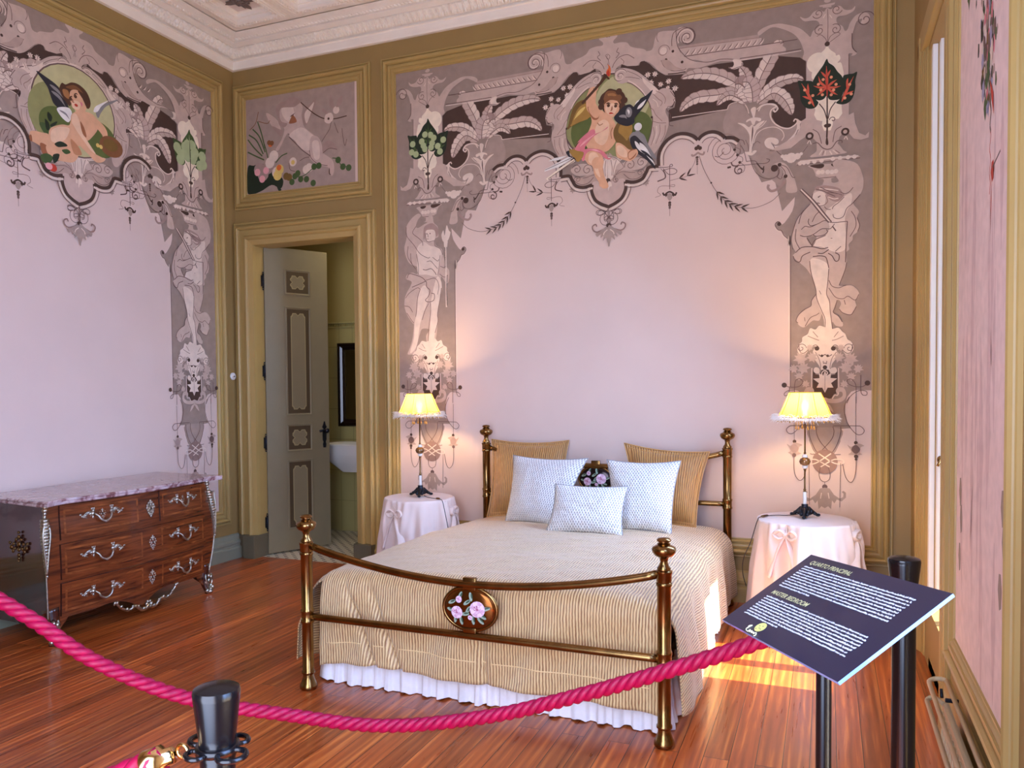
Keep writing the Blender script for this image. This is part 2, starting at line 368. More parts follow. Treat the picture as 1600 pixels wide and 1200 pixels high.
# coffered ceiling
bm = B(); 
sq = [(.40, -.40), (.40, -.78)]
bx = [(.36 + i * .56) for i in range(9)]; by = [-(.36 + j * .56) for j in range(9)]
def coffer(bm, x0, y0, s):
    pr = [(0, .0), (.0, -.012), (.006, -.014), (.012, -.004), (.02, -.004), (.022, -.014), (.045, -.018), (.06, -.006), (.062, .02), (.075, .02), (.08, .045), (.1, .05)]
    x1, y1 = x0 + s, y0 - s; rows = []
    for ins, h in pr:
        rows.append([bm.verts.new(p) for p in ((x0 + ins, y0 - ins, CZ + h), (x1 - ins, y0 - ins, CZ + h), (x1 - ins, y1 + ins, CZ + h), (x0 + ins, y1 + ins, CZ + h))])
    for a, b_ in zip(rows, rows[1:]):
        for i in range(4): bm.faces.new((a[i], a[(i + 1) % 4], b_[(i + 1) % 4], b_[i]))
    return rows
def coffers():
    P_, S_ = .556, .46
    bmf, bmp, bmo = B(), B(), B()
    n_i = int((RX - .6) / P_); n_j = 8
    for i in range(n_i + 1):
        for j in range(n_j):
            x0 = .335 + i * P_; y0 = -(.335 + j * P_)
            if x0 + S_ > RX - .28: continue
            coffer(bmf, x0, y0, S_)
            # leaf band between the mouldings
            if j < 3 and i < 6:
                for k in range(14):
                    for e in range(4):
                        t = (k + .5) / 14 * (S_ - .08) + .04
                        p = [(x0 + t, y0 - .033), (x0 + t, y0 - S_ + .033), (x0 + .033, y0 - t), (x0 + S_ - .033, y0 - t)][e]
                        blob(bmf, (p[0], p[1], CZ - .018), (.009, .009, .006), n=4)
            f = [bmp.verts.new(p) for p in ((x0 + .09, y0 - .09, CZ + .05), (x0 + S_ - .09, y0 - .09, CZ + .05), (x0 + S_ - .09, y0 - S_ + .09, CZ + .05), (x0 + .09, y0 - S_ + .09, CZ + .05))]
            bmp.faces.new(f[::-1])
            cx, cy = x0 + S_ / 2, y0 - S_ / 2
            # painted quatrefoil ornament
            for a in range(4):
                an = a * PI / 2; u = Vector((math.cos(an), math.sin(an), 0)); v = Vector((-math.sin(an), math.cos(an), 0)); c0 = Vector((cx, cy, CZ + .044))
                pts = [c0 + u * .135, c0 + u * .1 + v * .022, c0 + u * .06 + v * .026, c0 + u * .02 + v * .02, c0 + u * .02 - v * .02, c0 + u * .06 - v * .026, c0 + u * .1 - v * .022]
                bmo.faces.new([bmo.verts.new(p) for p in pts][::-1])
                tube(bmo, [c0 + u * .05 + v * .05, c0 + u * .05 - v * .05], .005, 5); tube(bmo, [c0 + u * .1 + v * .03, c0 - u * .02 + v * .03], .004, 5)
            blob(bmo, (cx, cy, CZ + .04), (.022, .022, .008), n=6)
    # flat ribs between coffers: full ceiling sheet with holes, built as strips
    xs = [.262] ; ys_ = [-.262]
    for i in range(n_i + 1):
        x0 = .335 + i * P_
        if x0 + S_ > RX - .28: continue
        xs += [x0, x0 + S_]
    xs.append(RX - .262)
    for j in range(n_j): ys_ += [-(.335 + j * P_), -(.335 + j * P_) - S_]
    ys_.append(FY + .262)
    for a in range(len(xs) - 1):
        for c in range(len(ys_) - 1):
            if a % 2 == 1 and c % 2 == 1 and xs[a + 1] - xs[a] < S_ + .01 and c < len(ys_) - 2: continue
            v = [bmf.verts.new(p) for p in ((xs[a], ys_[c], CZ), (xs[a + 1], ys_[c], CZ), (xs[a + 1], ys_[c + 1], CZ), (xs[a], ys_[c + 1], CZ))]
            bmf.faces.new(v[::-1])
    # thin groove lines on the ribs
    for i in range(n_i + 1):
        x = .335 + i * P_ - (P_ - S_) / 2
        if .3 < x < RX - .3:
            for o_ in (-.02, .02): box(bmf, (x + o_ - .002, FY + .3, CZ - .003), (x + o_ + .002, -.3, CZ))
    for j in range(n_j):
        y = -(.335 + j * P_) + (P_ - S_) / 2
        if j: 
            for o_ in (-.02, .02): box(bmf, (.3, y + o_ - .002, CZ - .003), (RX - .3, y + o_ + .002, CZ))
    tr = struct('trim_8', bmf, M['plaster'], label='pale plaster ceiling ribs with leaf-banded square coffers')
    obj('coffer_panel', bmp, M['coffer'], tr); obj('quatrefoil_ornament', bmo, M['ornament'], tr)
coffers()

# --- window 1: splayed casing, white box shutter edge, frame, glass, low railing, added sun-blocking sheet ---------------
bm = B()
def zig(a, b_, n, dep, nv):
    a = Vector(a); b_ = Vector(b_); nv = Vector(nv); out = []
    for i in range(n):
        t0 = i / n; d = (b_ - a)
        out += [a + d * t0 + nv * dep, a + d * (t0 + .55 / n) + nv * dep, a + d * (t0 + .62 / n), a + d * (t0 + .95 / n)]
    out.append(b_); return out
farp = [Vector((RX, -.5)), Vector((5.03, -.5)), Vector((5.02, -.51)), Vector((5.02, -.6))] + zig((5.020, -.62), (5.052, -.73), 5, .008, (-.9, -.4)) + [Vector((5.056, -.74)), Vector((5.085, -.80)), Vector((5.115, -.88)), Vector((RX + .398, -.88)), Vector((RX + .398, -.612)), Vector((RX + .001, -.612))]
def wallprism(bm, pts, z0, z1): prism(bm, [(p[0], p[1]) for p in pts], 2, z0, z1)
wallprism(bm, farp, .26, WZ1 + .1)
nearp = [Vector((RX, -1.655)), Vector((5.038, -1.655))] + [Vector(p) for p in ((5.03, -1.65), (5.03, -1.62), (5.037, -1.615), (5.037, -1.60), (5.028, -1.595), (5.028, -1.565), (5.036, -1.56), (5.036, -1.545), (5.028, -1.54), (5.028, -1.51), (5.036, -1.505), (5.036, -1.49), (5.03, -1.485), (5.03, -1.465), (5.04, -1.46))] + [Vector((RX + .3, -1.46)), Vector((RX + .3, -1.5)), Vector((RX + .05, -1.5))]
wallprism(bm, nearp, .0, CZ - .2)
box(bm, (5.02, -1.5, WZ1 + .02), (RX + .02, -.5, WZ1 + .14), bev=.01)
c1 = struct('trim_9', bm, M['trim'], label='fluted olive casing of the window on the right wall')
bm = B(); pl = [Vector((RX, -.49)), Vector((5.012, -.49)), Vector((5.01, -.62)), Vector((5.04, -.69)), Vector((5.045, -.74)), Vector((5.09, -.80)), Vector((5.095, -.845)), Vector((5.125, -.87)), Vector((5.2, -.885)), Vector((5.2, -.60)), Vector((RX, -.60))]
wallprism(bm, pl, 0, .26); blob(bm, (5.115, -.875, .17), .014)
struct('trim_10', bm, M['trim'], label='stepped plinth at the foot of the window casing')
bm = B()
for xx, yy in ((5.060, -.80), (5.088, -.86)): box(bm, (xx, yy, .27), (xx + .024, yy + .09, WZ1), bev=.003)
box(bm, (5.07, -.79, .27), (5.12, -.74, WZ1))
box(bm, (5.118, -.9, .27), (5.35, -.88, WZ1))
wn = struct('window_1', bm, M['white'], label='white painted window at the far end of the right wall')
bm = B(); blob(bm, (5.098, -.875, 1.03), (.014, .02, .02)); tube(bm, [(5.098, -.89, 1.03), (5.085, -.895, 1.0)], .006, 8); obj('window_handle', bm, M['brass'], wn, True)
def window(wn, y0, y1):
    ym = (y0 + y1) / 2; xo = RX + .24
    bm = B()
    for a, b_ in ((y0, y0 + .025), (y1 - .025, y1), (ym - .045, ym + .045)): box(bm, (xo - .02, a, WZ0), (xo + .03, b_, WZ1))
    for a, b_ in ((WZ0 - .01, WZ0 + .015), (WZ1 - .05, WZ1)): box(bm, (xo - .02, y0, a), (xo + .03, y1, b_))
    obj('window_frame', bm, M['white'], wn)
    bm = B(); box(bm, (xo, y0, WZ0), (xo + .005, y1, WZ1))
    g = bpy.data.materials.get('clear_pane')
    if not g:
        g = bpy.data.materials.new('clear_pane'); g.use_nodes = True; nt = g.node_tree
        for n_ in list(nt.nodes):
            if n_.type == 'BSDF_PRINCIPLED': nt.nodes.remove(n_)
        t = nt.nodes.new('ShaderNodeBsdfTransparent'); gl = nt.nodes.new('ShaderNodeBsdfGlossy'); gl.inputs['Roughness'].default_value = .02
        fr = nt.nodes.new('ShaderNodeFresnel'); mx = nt.nodes.new('ShaderNodeMixShader')
        nt.links.new(fr.outputs[0], mx.inputs[0]); nt.links.new(t.outputs[0], mx.inputs[1]); nt.links.new(gl.outputs[0], mx.inputs[2])
        nt.links.new(mx.outputs[0], nt.nodes['Material Output'].inputs['Surface'])
    obj('window_pane', bm, g, wn)
    bm = B(); y = y0 + .03
    while y < y1 - .02:
        box(bm, (xo + .04, y, WZ0), (xo + .05, y + .022, WZ0 + .06)); y += .05
    obj('balcony_railing', bm, M['white'], wn)
    bm = B(); box(bm, (xo + .04, y0 - .3, 3.12), (xo + .06, y1 + .3, 3.2))  # unseen slanted sheet added outside to stop the sun reaching farther in
    v = [bm.verts.new(p) for p in ((xo + .05, y0 - .5, 3.15), (xo + .05, y1 + .5, 3.15), (xo + 1.3, y1 + .5, 2.02), (xo + 1.3, y0 - .5, 2.02))]
    bm.faces.new(v); v2 = [bm.verts.new(q.co + Vector((0, 0, .01))) for q in v]; bm.faces.new(v2[::-1])
    obj('sun_blocker', bm, M['outer'], wn)
window(wn, *W1)
bm = B(); box(bm, (RX + .2, W2[0], WZ0), (RX + .22, W2[0] + .03, WZ1)); box(bm, (RX + .2, W2[1] - .03, WZ0), (RX + .22, W2[1], WZ1))
wn2 = struct('window_2', bm, M['white']); window(wn2, *W2)
bm = B(); box(bm, (RX + .1, W1[0] + .005, .0), (RX + .12, W1[1] - .0, WZ0 - .001)); box(bm, (RX - .0, W1[0] + .005, .0), (RX + .02, W1[1] - .04, .05)); struct('trim_11', bm, M['trim'])
bm = B(); box(bm, (5.46, -7, -.06), (9, 2, -.05)); struct('ground', bm, M['outer'])

# --- the adjoining bathroom seen through the door --------------------------------
bm = B(); box(bm, (-1.2, .0, -.05), (1.6, 1.3, -.001)); struct('floor', bm, M['dotfloor'], label='white dotted tile floor of the bathroom beyond the door')
bm = B(); box(bm, (-1.2, 1.27, 0), (1.8, 1.35, 3.2)); v = None
struct('wall_bathroom', bm, mat('cream_bathroom_wall', srgb(176, 158, 98), .7), label='cream bathroom wall beyond the door')
bm = B(); box(bm, (-1.2, 1.255, 0), (1.6, 1.27, 1.99)); box(bm, (-1.2, 1.245, 1.99), (1.6, 1.27, 2.0)); box(bm, (-1.2, 1.24, 2.03), (1.6, 1.27, 2.045))
for i in range(60): box(bm, (-.3 + i * .02, 1.248, 2.003), (-.29 + i * .02, 1.27, 2.027))
struct('trim_12', bm, M['walltile'], label='cream wall tiles with a beaded border in the bathroom')
bm = B(); box(bm, (1.6, .14, 0), (1.7, 1.3, 3.2)); box(bm, (-1.3, .14, 0), (-1.2, 1.3, 3.2)); box(bm, (-1.3, .14, 3.2), (1.8, 1.35, 3.3)); box(bm, (-1.3, .0, -.05), (-.24, .13, 3.3)); struct('wall_bathroom', bm, M['plaster'])
light('bathroom_lamp', 'AREA', (.9, .7, 2.9), 4.5, (1, .85, .5), (0, 0, 0), size=.35)
# open door leaf, hinged on the left jamb
H0 = Vector((.215, .085, 0)); H1 = Vector((.478, .60, 0)); dv = (H1 - H0).normalized(); dn = Vector((dv.y, -dv.x, 0)); LW = (H1 - H0).length
def D(u, n, z): return H0 + dv * u + dn * n + Vector((0, 0, z))
M['door'] = mat('grey_beige_door_paint', srgb(134, 122, 94), .45, noise=.05)
M['doordark'] = mat('brown_door_stencil', srgb(78, 62, 40), .5)
M['doorline'] = mat('pale_door_line', srgb(160, 146, 106), .5)
Rz = Matrix(((dv.x, dn.x, 0), (dv.y, dn.y, 0), (0, 0, 1)))
def dbox(bm, u0, u1, n0, n1, z0, z1, mi=0, bev=0):
    vs = box(bm, (u0, n0, z0), (u1, n1, z1), mi, bev=bev)
    for v in vs: v.co = Rz @ v.co + H0
bm = B(); dbox(bm, 0, LW, -.042, 0, .012, 2.595, bev=.003)
dr = struct('door_1', bm, M['door'], label='tall grey-beige door leaf standing open into the bathroom')
def panels(D, dn, dr):
    UP0, UP1 = .175, .415
    for z0, z1 in ((2.2, 2.42), (1.17, 2.10), (.86, 1.1), (.19, .79)):
        bm = B()
        # moulding
        cs = [D(UP0, 0, z0), D(UP1, 0, z0), D(UP1, 0, z1), D(UP0, 0, z1)]
        sweep_rect(bm, cs, [(0, 0), (0, .006), (.008, .008), (.012, .003), (.016, 0)], dn)
        p = obj('door_panel', bm, M['door'], dr)
        bm = B(); a, b_ = UP0 + .02, UP1 - .02; c, d_ = z0 + .02, z1 - .02
        bm.faces.new([bm.verts.new(D(u, .0012, z)) for u, z in ((a, c), (b_, c), (b_, d_), (a, d_))])
        # paler cusped field inside
        e = .038; k = .018; um = (a + b_) / 2; zm = (c + d_) / 2
        a2, b2, c2, d2 = a + e, b_ - e, c + e, d_ - e
        def shape(s):
            A, Bb, Cc, Dd = a2 - s, b2 + s, c2 - s, d2 + s
            q = [(A + k, Cc), (um - k, Cc), (um, Cc + k), (um + k, Cc), (Bb - k, Cc), (Bb - k * .6, Cc + k), (Bb, Cc + k * 1.6)]
            if d_ - c < .3: q += [(Bb, zm - k), (Bb - k, zm), (Bb, zm + k)]
            q += [(Bb, Dd - k * 1.6), (Bb - k * .6, Dd - k), (Bb - k, Dd), (um + k, Dd), (um, Dd - k), (um - k, Dd), (A + k, Dd), (A + k * .6, Dd - k), (A, Dd - k * 1.6)]
            if d_ - c < .3: q += [(A, zm + k), (A + k, zm), (A, zm - k)]
            q += [(A, Cc + k * 1.6), (A + k * .6, Cc + k)]
            return q
        f = bm.faces.new([bm.verts.new(D(u, .0022, z)) for u, z in shape(.006)]); f.material_index = 1
        f = bm.faces.new([bm.verts.new(D(u, .0032, z)) for u, z in shape(-.002)]); f.material_index = 2
        bmesh.ops.recalc_face_normals(bm, faces=bm.faces)
        obj('stencilled_field', bm, [M['doordark'], M['doorline'], M['door']], p)
panels(D, dn, dr)
bm = B(); box(bm, (-.92, .131, 0), (-.27, .16, 2.5)); dr2 = struct('door_2', bm, M['door'])
panels(lambda u, n_, z: Vector((-.3 - u, .161 + n_, z)), Vector((0, 1, 0)), dr2)
bm = B(); 
lathe(bm, [(.001, 0), (.013, .002), (.016, .01), (.01, .02), (.011, .035), (.02, .045), (.022, .055), (.012, .066), (.001, .068)], D(LW - .05, .002, 1.03), 16, M=Matrix((dv, Vector((0, 0, 1)), dn)).transposed())
pl = [(-.012, -.12), (.012, -.12), (.016, -.09), (.01, -.07), (.018, -.05), (.018, .02), (.01, .045), (.022, .06), (.012, .08), (.004, .11), (-.004, .11), (-.012, .08), (-.022, .06), (-.01, .045), (-.018, .02), (-.018, -.05), (-.01, -.07), (-.016, -.09)]
A = [bm.verts.new(D(LW - .05 + u, .001, 1.0 + z)) for u, z in pl]; Bv = [bm.verts.new(D(LW - .05 + u, .006, 1.0 + z)) for u, z in pl]
bm.faces.new(Bv)
for i in range(len(pl)): bm.faces.new((A[i], A[(i + 1) % len(pl)], Bv[(i + 1) % len(pl)], Bv[i]))
tube(bm, [D(LW - .05, .05, 1.03), D(LW - .085, .055, 1.035), D(LW - .12, .052, 1.028)], [.009, .008, .011], 10)
bmesh.ops.recalc_face_normals(bm, faces=bm.faces)
obj('door_handle', bm, M['iron'], dr)
for z in (.28, .95, 1.55, 2.3):
    bm = B(); tube(bm, [D(-.012, .004, z - .06), D(-.012, .004, z + .06)], .008, 8); box(bm, D(-.02, .001, z - .045) - Vector((.008, .008, 0)), D(-.02, .001, z + .045) + Vector((.008, .008, 0)))
    blob(bm, D(-.012, .004, z + .07), .007); blob(bm, D(-.012, .004, z - .07), .007)
    obj('hinge', bm, M['iron'], dr)
# hall stop of the jamb behind the door
bm = B(); box(bm, (.17, .0, 0), (.2, .14, DZ)); box(bm, (DX1, 0, 0), (DX1 + .02, .14, DZ)); box(bm, (DX0, .0, DZ), (DX1, .14, DZ + .03)); struct('trim_13', bm, M['trim'])
# ------------------------------------------------------------------ painted wall decoration (flat paint shapes lying on the walls)
PAL = dict(m=(158, 138, 126), m2=(172, 150, 138), o=(202, 178, 164), o2=(186, 160, 146), h=(230, 210, 194), c=(246, 230, 206), d=(76, 54, 44), l=(112, 86, 80), l2=(150, 120, 110),
           g=(150, 150, 96), g2=(96, 108, 52), gy=(196, 190, 140), sk=(228, 176, 138), sk2=(198, 138, 98), sk3=(240, 202, 168), sk4=(160, 100, 66), hr=(82, 50, 30), hr2=(132, 86, 50), hr3=(170, 118, 70), bk=(42, 40, 46), wh=(236, 232, 226), gr=(140, 136, 134),
           pk=(222, 128, 138), pk2=(240, 170, 172), rd=(196, 60, 40), orr=(222, 110, 50), gd=(168, 130, 60), gd2=(122, 92, 40), lg=(30, 44, 26), lg2=(70, 92, 46), lg3=(176, 190, 140), lr=(214, 92, 66), lr2=(236, 160, 120), dk=(50, 46, 24), ye=(226, 196, 110), f=(222, 198, 186), rw=(238, 212, 208), rw2=(222, 192, 190), st=(204, 178, 166), st2=(172, 144, 134), st3=(226, 204, 190), v=(166, 160, 186))
PAL = {k: srgb(*v) for k, v in PAL.items()}
CROP = dict(A=(860, 80, 8), B=(860, 210, 8), C=(1020, 40, 8), D=(1170, 0, 8), E=(1170, 150, 8), F=(1020, 180, 8), Q=(1210, 290, 10), J=(1210, 620, 6.667), K=(610, 290, 10), M=(380, 130, 6.667), N=(0, 80, 8), O=(620, 500, 8.571), R=(620, 100, 6), X=(0, 0, 1))
def parse(txt, ax, origin):
    """drawing commands -> shapes in wall metres (u along the wall from origin, v height)"""
    out = []
    def uv(crop, s):
        ox, oy, k = CROP[crop]; r = []
        for t in s:
            a, b_ = t.split(','); p = on(ox + float(a) / k, oy + float(b_) / k, ax, 0)
            r.append(Vector((p[1 - ax] - origin, p[2])))
        return r
    for ln in txt.strip().splitlines():
        t = ln.split()
        if not t or t[0][0] == '#': continue
        k = t[0]
        if k in ('F', 'P'):                      # filled shape (smooth / straight)
            p = uv(t[2], t[3:]); out.append(('F', t[1], smoothpts(p, 4, True) if k == 'F' else p))
        elif k in ('L', 'Z', 'T'):               # line (smooth / straight / tapered)
            p = uv(t[3], t[4:]); out.append(('L' if k != 'T' else 'T', t[1], smoothpts(p, 6) if k != 'Z' else p, float(t[2]) / 1000))
        elif k == 'C':                           # dots: colour, radius mm
            for p in uv(t[3], t[4:]):
                r = float(t[2]) / 1000; out.append(('F', t[1], [p + Vector((math.cos(a * PI / 6), math.sin(a * PI / 6))) * r for a in range(12)]))
        elif k == 'E':                           # ellipse colour rx ry (mm)
            rx, ry = float(t[2]) / 1000, float(t[3]) / 1000
            for p in uv(t[4], t[5:]): out.append(('F', t[1], [p + Vector((math.cos(a * PI / 16) * rx, math.sin(a * PI / 16) * ry)) for a in range(32)]))
        elif k == 'S':                           # spiral: colour width radius(mm) start-angle turns(+ccw)
            w_, r, a0, tn = float(t[2]) / 1000, float(t[3]) / 1000, math.radians(float(t[4])), float(t[5])
            for p in uv(t[6], t[7:]):
                n = int(abs(tn) * 18); q = []
                for i in range(n + 1):
                    f = i / n; a = a0 + 2 * PI * tn * f; q.append(p + Vector((math.cos(a), math.sin(a))) * r * (1 - f * .88))
                out.append(('L', t[1], q, w_))
        elif k == 'V':                           # ivy leaf: colour size(mm) angle
            sz, a0 = float(t[2]) / 1000 * (.5 if float(t[2]) < 240 else .56), math.radians(float(t[3]))
            base = [(0, -1), (.22, -.55), (.7, -.55), (.5, -.15), (1, .25), (.45, .3), (.5, .75), (.15, .5), (0, .95), (-.15, .5), (-.5, .75), (-.45, .3), (-1, .25), (-.5, -.15), (-.7, -.55), (-.22, -.55)]
            for p in uv(t[4], t[5:]):
                R2 = lambda q: p + Vector((q[0] * math.cos(a0) - q[1] * math.sin(a0), q[0] * math.sin(a0) + q[1] * math.cos(a0))) * sz * .5
                out.append(('F', t[1], [R2(q) for q in base]))
                out.append(('L', 'l2' if t[1] in ('h', 'c') else t[1], [R2((0, .7)), R2((0, -.8))], .003))
    return out
def ribbon(p, w_, taper=False):
    n = len(p); L_, R_ = [], []
    for i in range(n):
        t = (p[min(i + 1, n - 1)] - p[max(i - 1, 0)])
        if t.length < 1e-9: t = Vector((1, 0))
        t.normalize(); nn = Vector((-t.y, t.x)); k = w_ / 2 * (1 if not taper else max(.12, math.sin(PI * (i / (n - 1)) ** .7)))
        L_.append(p[i] + nn * k); R_.append(p[i] - nn * k)
    return L_, R_
class Paint:
    def __init__(self): self.sh = []
    def add(self, shapes, mirror=False, du=0):
        s = -1 if mirror else 1
        for q in shapes:
            p = [Vector((s * (v.x + du), v.y)) for v in q[2]]
            self.sh.append((q[0], q[1], p) + tuple(q[3:]))
    def build(self, name, ax, origin, nrm, parent, base=.0012, step=.00013, clip=None):
        bm = B(); lay = bm.loops.layers.float_color.new('paint'); boxes = []
        for q in self.sh:
            p = q[2]
            if clip: p = [Vector((min(max(v.x, clip[0]), clip[1]), min(max(v.y, clip[2]), clip[3]))) for v in p]
            x0, x1 = min(v.x for v in p), max(v.x for v in p); y0, y1 = min(v.y for v in p), max(v.y for v in p)
            if x1 - x0 < 1e-5 and y1 - y0 < 1e-5: continue
            L = 0
            for (a, b_, c, d, l) in boxes:
                if l >= L and a < x1 and b_ > x0 and c < y1 and d > y0: L = l + 1
            boxes.append((x0, x1, y0, y1, L)); h = base + L * step
            def V(v):
                c = [0, 0, v.y]; c[1 - ax] = origin + v.x; c[ax] = h * nrm
                return bm.verts.new(c)
            col = PAL[q[1]]; fs = []
            try:
                if q[0] == 'F': fs.append(bm.faces.new([V(v) for v in p]))
                else:
                    A_, B_ = ribbon(p, q[3], q[0] == 'T'); a = [V(v) for v in A_]; b2 = [V(v) for v in B_]
                    for i in range(len(a) - 1): fs.append(bm.faces.new((a[i], a[i + 1], b2[i + 1], b2[i])))
            except Exception: continue
            for f in fs:
                for lp in f.loops: lp[lay] = col
        bm.normal_update()
        want = Vector((0, 0, 0)); want[ax] = nrm
        for f in bm.faces:
            if f.normal.dot(want) < 0: f.normal_flip()
        return obj(name, bm, M['paint'], parent)
mp_ = mat('wall_painting_colours', (1, 1, 1, 1), .7); nt, b_, N_, L_ = nodes(mp_)
at = N_('Attribute'); at.attribute_name = 'paint'
tcx = N_('TexCoord'); nz = N_('TexNoise'); nz.inputs['Scale'].default_value = 18; nz.inputs['Detail'].default_value = 5; L_(tcx.outputs['Object'], nz.inputs['Vector'])
mr = N_('MapRange'); mr.inputs[1].default_value = .3; mr.inputs[2].default_value = .7; mr.inputs[3].default_value = .9; mr.inputs[4].default_value = 1.06; L_(nz.outputs[0], mr.inputs[0])
mxx = N_('Mix'); mxx.data_type = 'RGBA'; mxx.blend_type = 'MULTIPLY'; mxx.inputs[0].default_value = 1; L_(at.outputs['Color'], mxx.inputs[6]); L_(mr.outputs[0], mxx.inputs[7]); L_(mxx.outputs[2], b_.inputs['Base Color'])
M['paint'] = mp_
# centre piece: drawn as its right half, mirrored for the left
EDGE_A = "B 725,910 820,860 900,790 945,680 940,592"
CENTRE = """
P m X 950.6,48 1029,33 1029,262 1015,262 1010,270 1003,280 991,285 978,284 978,295 972,308 962,318 950.6,323.7
P d A 720,360 830,215 880,205 890,165 960,190 1040,185 1110,180 1130,130 1180,125 1240,160 1290,210 1460,330 1560,400 1580,500 1545,520 1560,590 1555,640 1530,700 1400,700 1250,420 1050,300 850,300
F o A 1195,-10 1060,-40 1000,-60 960,-105 880,-110 800,-95 790,-130 840,-190 800,-215 735,-170 720,-165 720,210 760,330 830,210 870,180 900,165 960,185 1030,185 1090,180 1120,140 1180,120 1230,130
L l 4 A 775,210 800,150 860,80 960,45 1050,90
L l 4 A 820,90 860,30 830,10 850,-40 
L l 3 A 880,90 920,130 910,160
L l 3 A 735,170 720,100 690,60 720,40 745,70 725,110
E h 345 305 A 742,830
E l 338 298 A 742,830
E g 326 286 A 742,830
E gy 190 180 A 900,620
E g2 110 140 A 450,1010
E g2 100 130 A 1100,1000
"""
CENTRE_H = """
F o A 810,300 820,240 880,215 970,220 1080,255 1190,330 1250,390 1300,470 1350,600 1400,740 1480,860 1460,1000 1400,1140 1330,1250 1290,1290 1240,1290 1210,1200 1260,1010 1280,850 1265,740 1220,620 1130,500 1030,420 960,395 900,410 840,390
L l 5 A 960,395 1030,420 1130,500 1220,620 1265,740 1280,850 1262,1010 1215,1170
L h 7 A 975,372 1060,420 1150,500 1210,590
S l 4 52 20 1.6 A 868,315
S h 5 44 30 1.3 A 880,318
L l 3 A 960,250 1080,300 1190,380
L l 3 A 940,330 1010,330 1120,350
F h A 1150,330 1200,370 1290,430 1380,520 1420,600 1500,620 1560,600 1550,650 1520,690 1430,720 1360,680 1300,560 1240,480 1170,400
V h 95 10 A 1220,300
V h 90 -20 A 1310,290
V h 95 60 A 1260,400
V h 90 20 A 1480,380
V h 85 -30 A 1380,420
V h 95 -10 A 1560,470
V h 70 30 A 1470,460
F o A 1400,470 1500,480 1540,530 1560,590 1540,610 1550,650 1520,690 1460,700 1440,760 1480,860 1430,900 1300,850 1270,780 1260,640 1310,540
L l 4 A 1500,500 1530,540 1565,595 1540,610 1550,640 1520,690 1470,700 1460,740 1500,800 1490,920 1540,940
L l2 4 A 1290,540 1350,600 1400,640 1380,690
L l2 4 A 1320,500 1400,540 1440,600 1430,660
L h 5 A 1280,600 1330,640 1350,700
L l2 4 A 1240,700 1290,740 1320,800 1400,880
L l 3 A 1280,880 1360,900 1450,900
L l2 4 A 1290,950 1300,1050 1260,1180
L l2 4 A 1370,920 1370,1020 1320,1160
L l2 4 A 1440,930 1430,1040 1380,1140
L h 5 A 1330,940 1330,1040 1290,1150
C d 8 A 1270,830
F o2 B 725,280 800,290 870,330 905,400 900,450 1000,450 1130,470 1210,400 1235,440 1210,500 1150,555 1050,590 950,570 930,640 945,700 900,790 820,860 725,895
F o B 725,285 790,275 850,300 900,360 960,330 1080,290 1170,310 1220,335 1200,380 1130,435 1000,455 900,450 800,440 725,430
F st B 725,560 760,600 800,580 830,600 870,560 930,560 940,620 940,700 890,780 820,850 725,890
S l 4 40 200 -1.5 B 1000,385
S l 4 34 20 1.4 B 1140,350
S l 3 26 0 1.4 B 1130,480
S l 3 24 90 1.4 B 825,570
L l 4 B 920,500 1000,560 1100,550 1180,480 1215,390
L l 3 B 820,510 900,470 1000,480 1060,480
L l2 5 B 780,360 790,430 790,500 810,540
L l2 5 B 850,340 820,400 800,480
F h B 725,290 760,300 800,330 850,300 880,340 830,400 800,500 770,560 725,560
L l 3 B 725,280 800,290 860,330 905,380 915,420 860,460 820,510 810,540 830,590 800,600
L l2 4 B 760,320 775,420 770,520
L l2 4 B 830,320 800,420 785,520
C d 17 B 725,582
F h B 725,600 760,600 770,650 745,660 725,710
"""
EDGE_B = "F 75,640 75,520 100,430 160,340 250,270 340,238 430,240 510,268 565,312"
EDGE_C = "F 567,312 610,262 680,222 760,210 830,228 880,262 905,288"
EDGE_D = "F 905,288 960,280 1020,290 1080,325"
EDGE_E = "B 940,592 1050,600 1150,560 1200,480 1240,415 1355,400"
def edge(txt, col, w_, off=0, sm=True):
    t = txt.split(); s = parse(('L' if sm else 'Z') + f' {col} {w_} ' + ' '.join(t), 1, 3.19)[0]
    if off:
        p = s[2]; n = len(p); q = []
        for i in range(n):
            tt = (p[min(i + 1, n - 1)] - p[max(i - 1, 0)]).normalized(); q.append(p[i] + Vector((tt.y, -tt.x)) * off)
        s = (s[0], s[1], q, s[3])
    return s
def edges(side=1):
    out = []
    for e, sm, sg in ((EDGE_A, True, 1), (EDGE_E, True, 1), (EDGE_B, True, 1), (EDGE_C, True, 1), (EDGE_D, True, 1)):
        out.append(edge(e, 'd', 22, 0, sm)); out.append(edge(e, 'h', 14, .021 * sg, sm)); out.append(edge(e, 'l', 4, .034 * sg, sm))
    return out
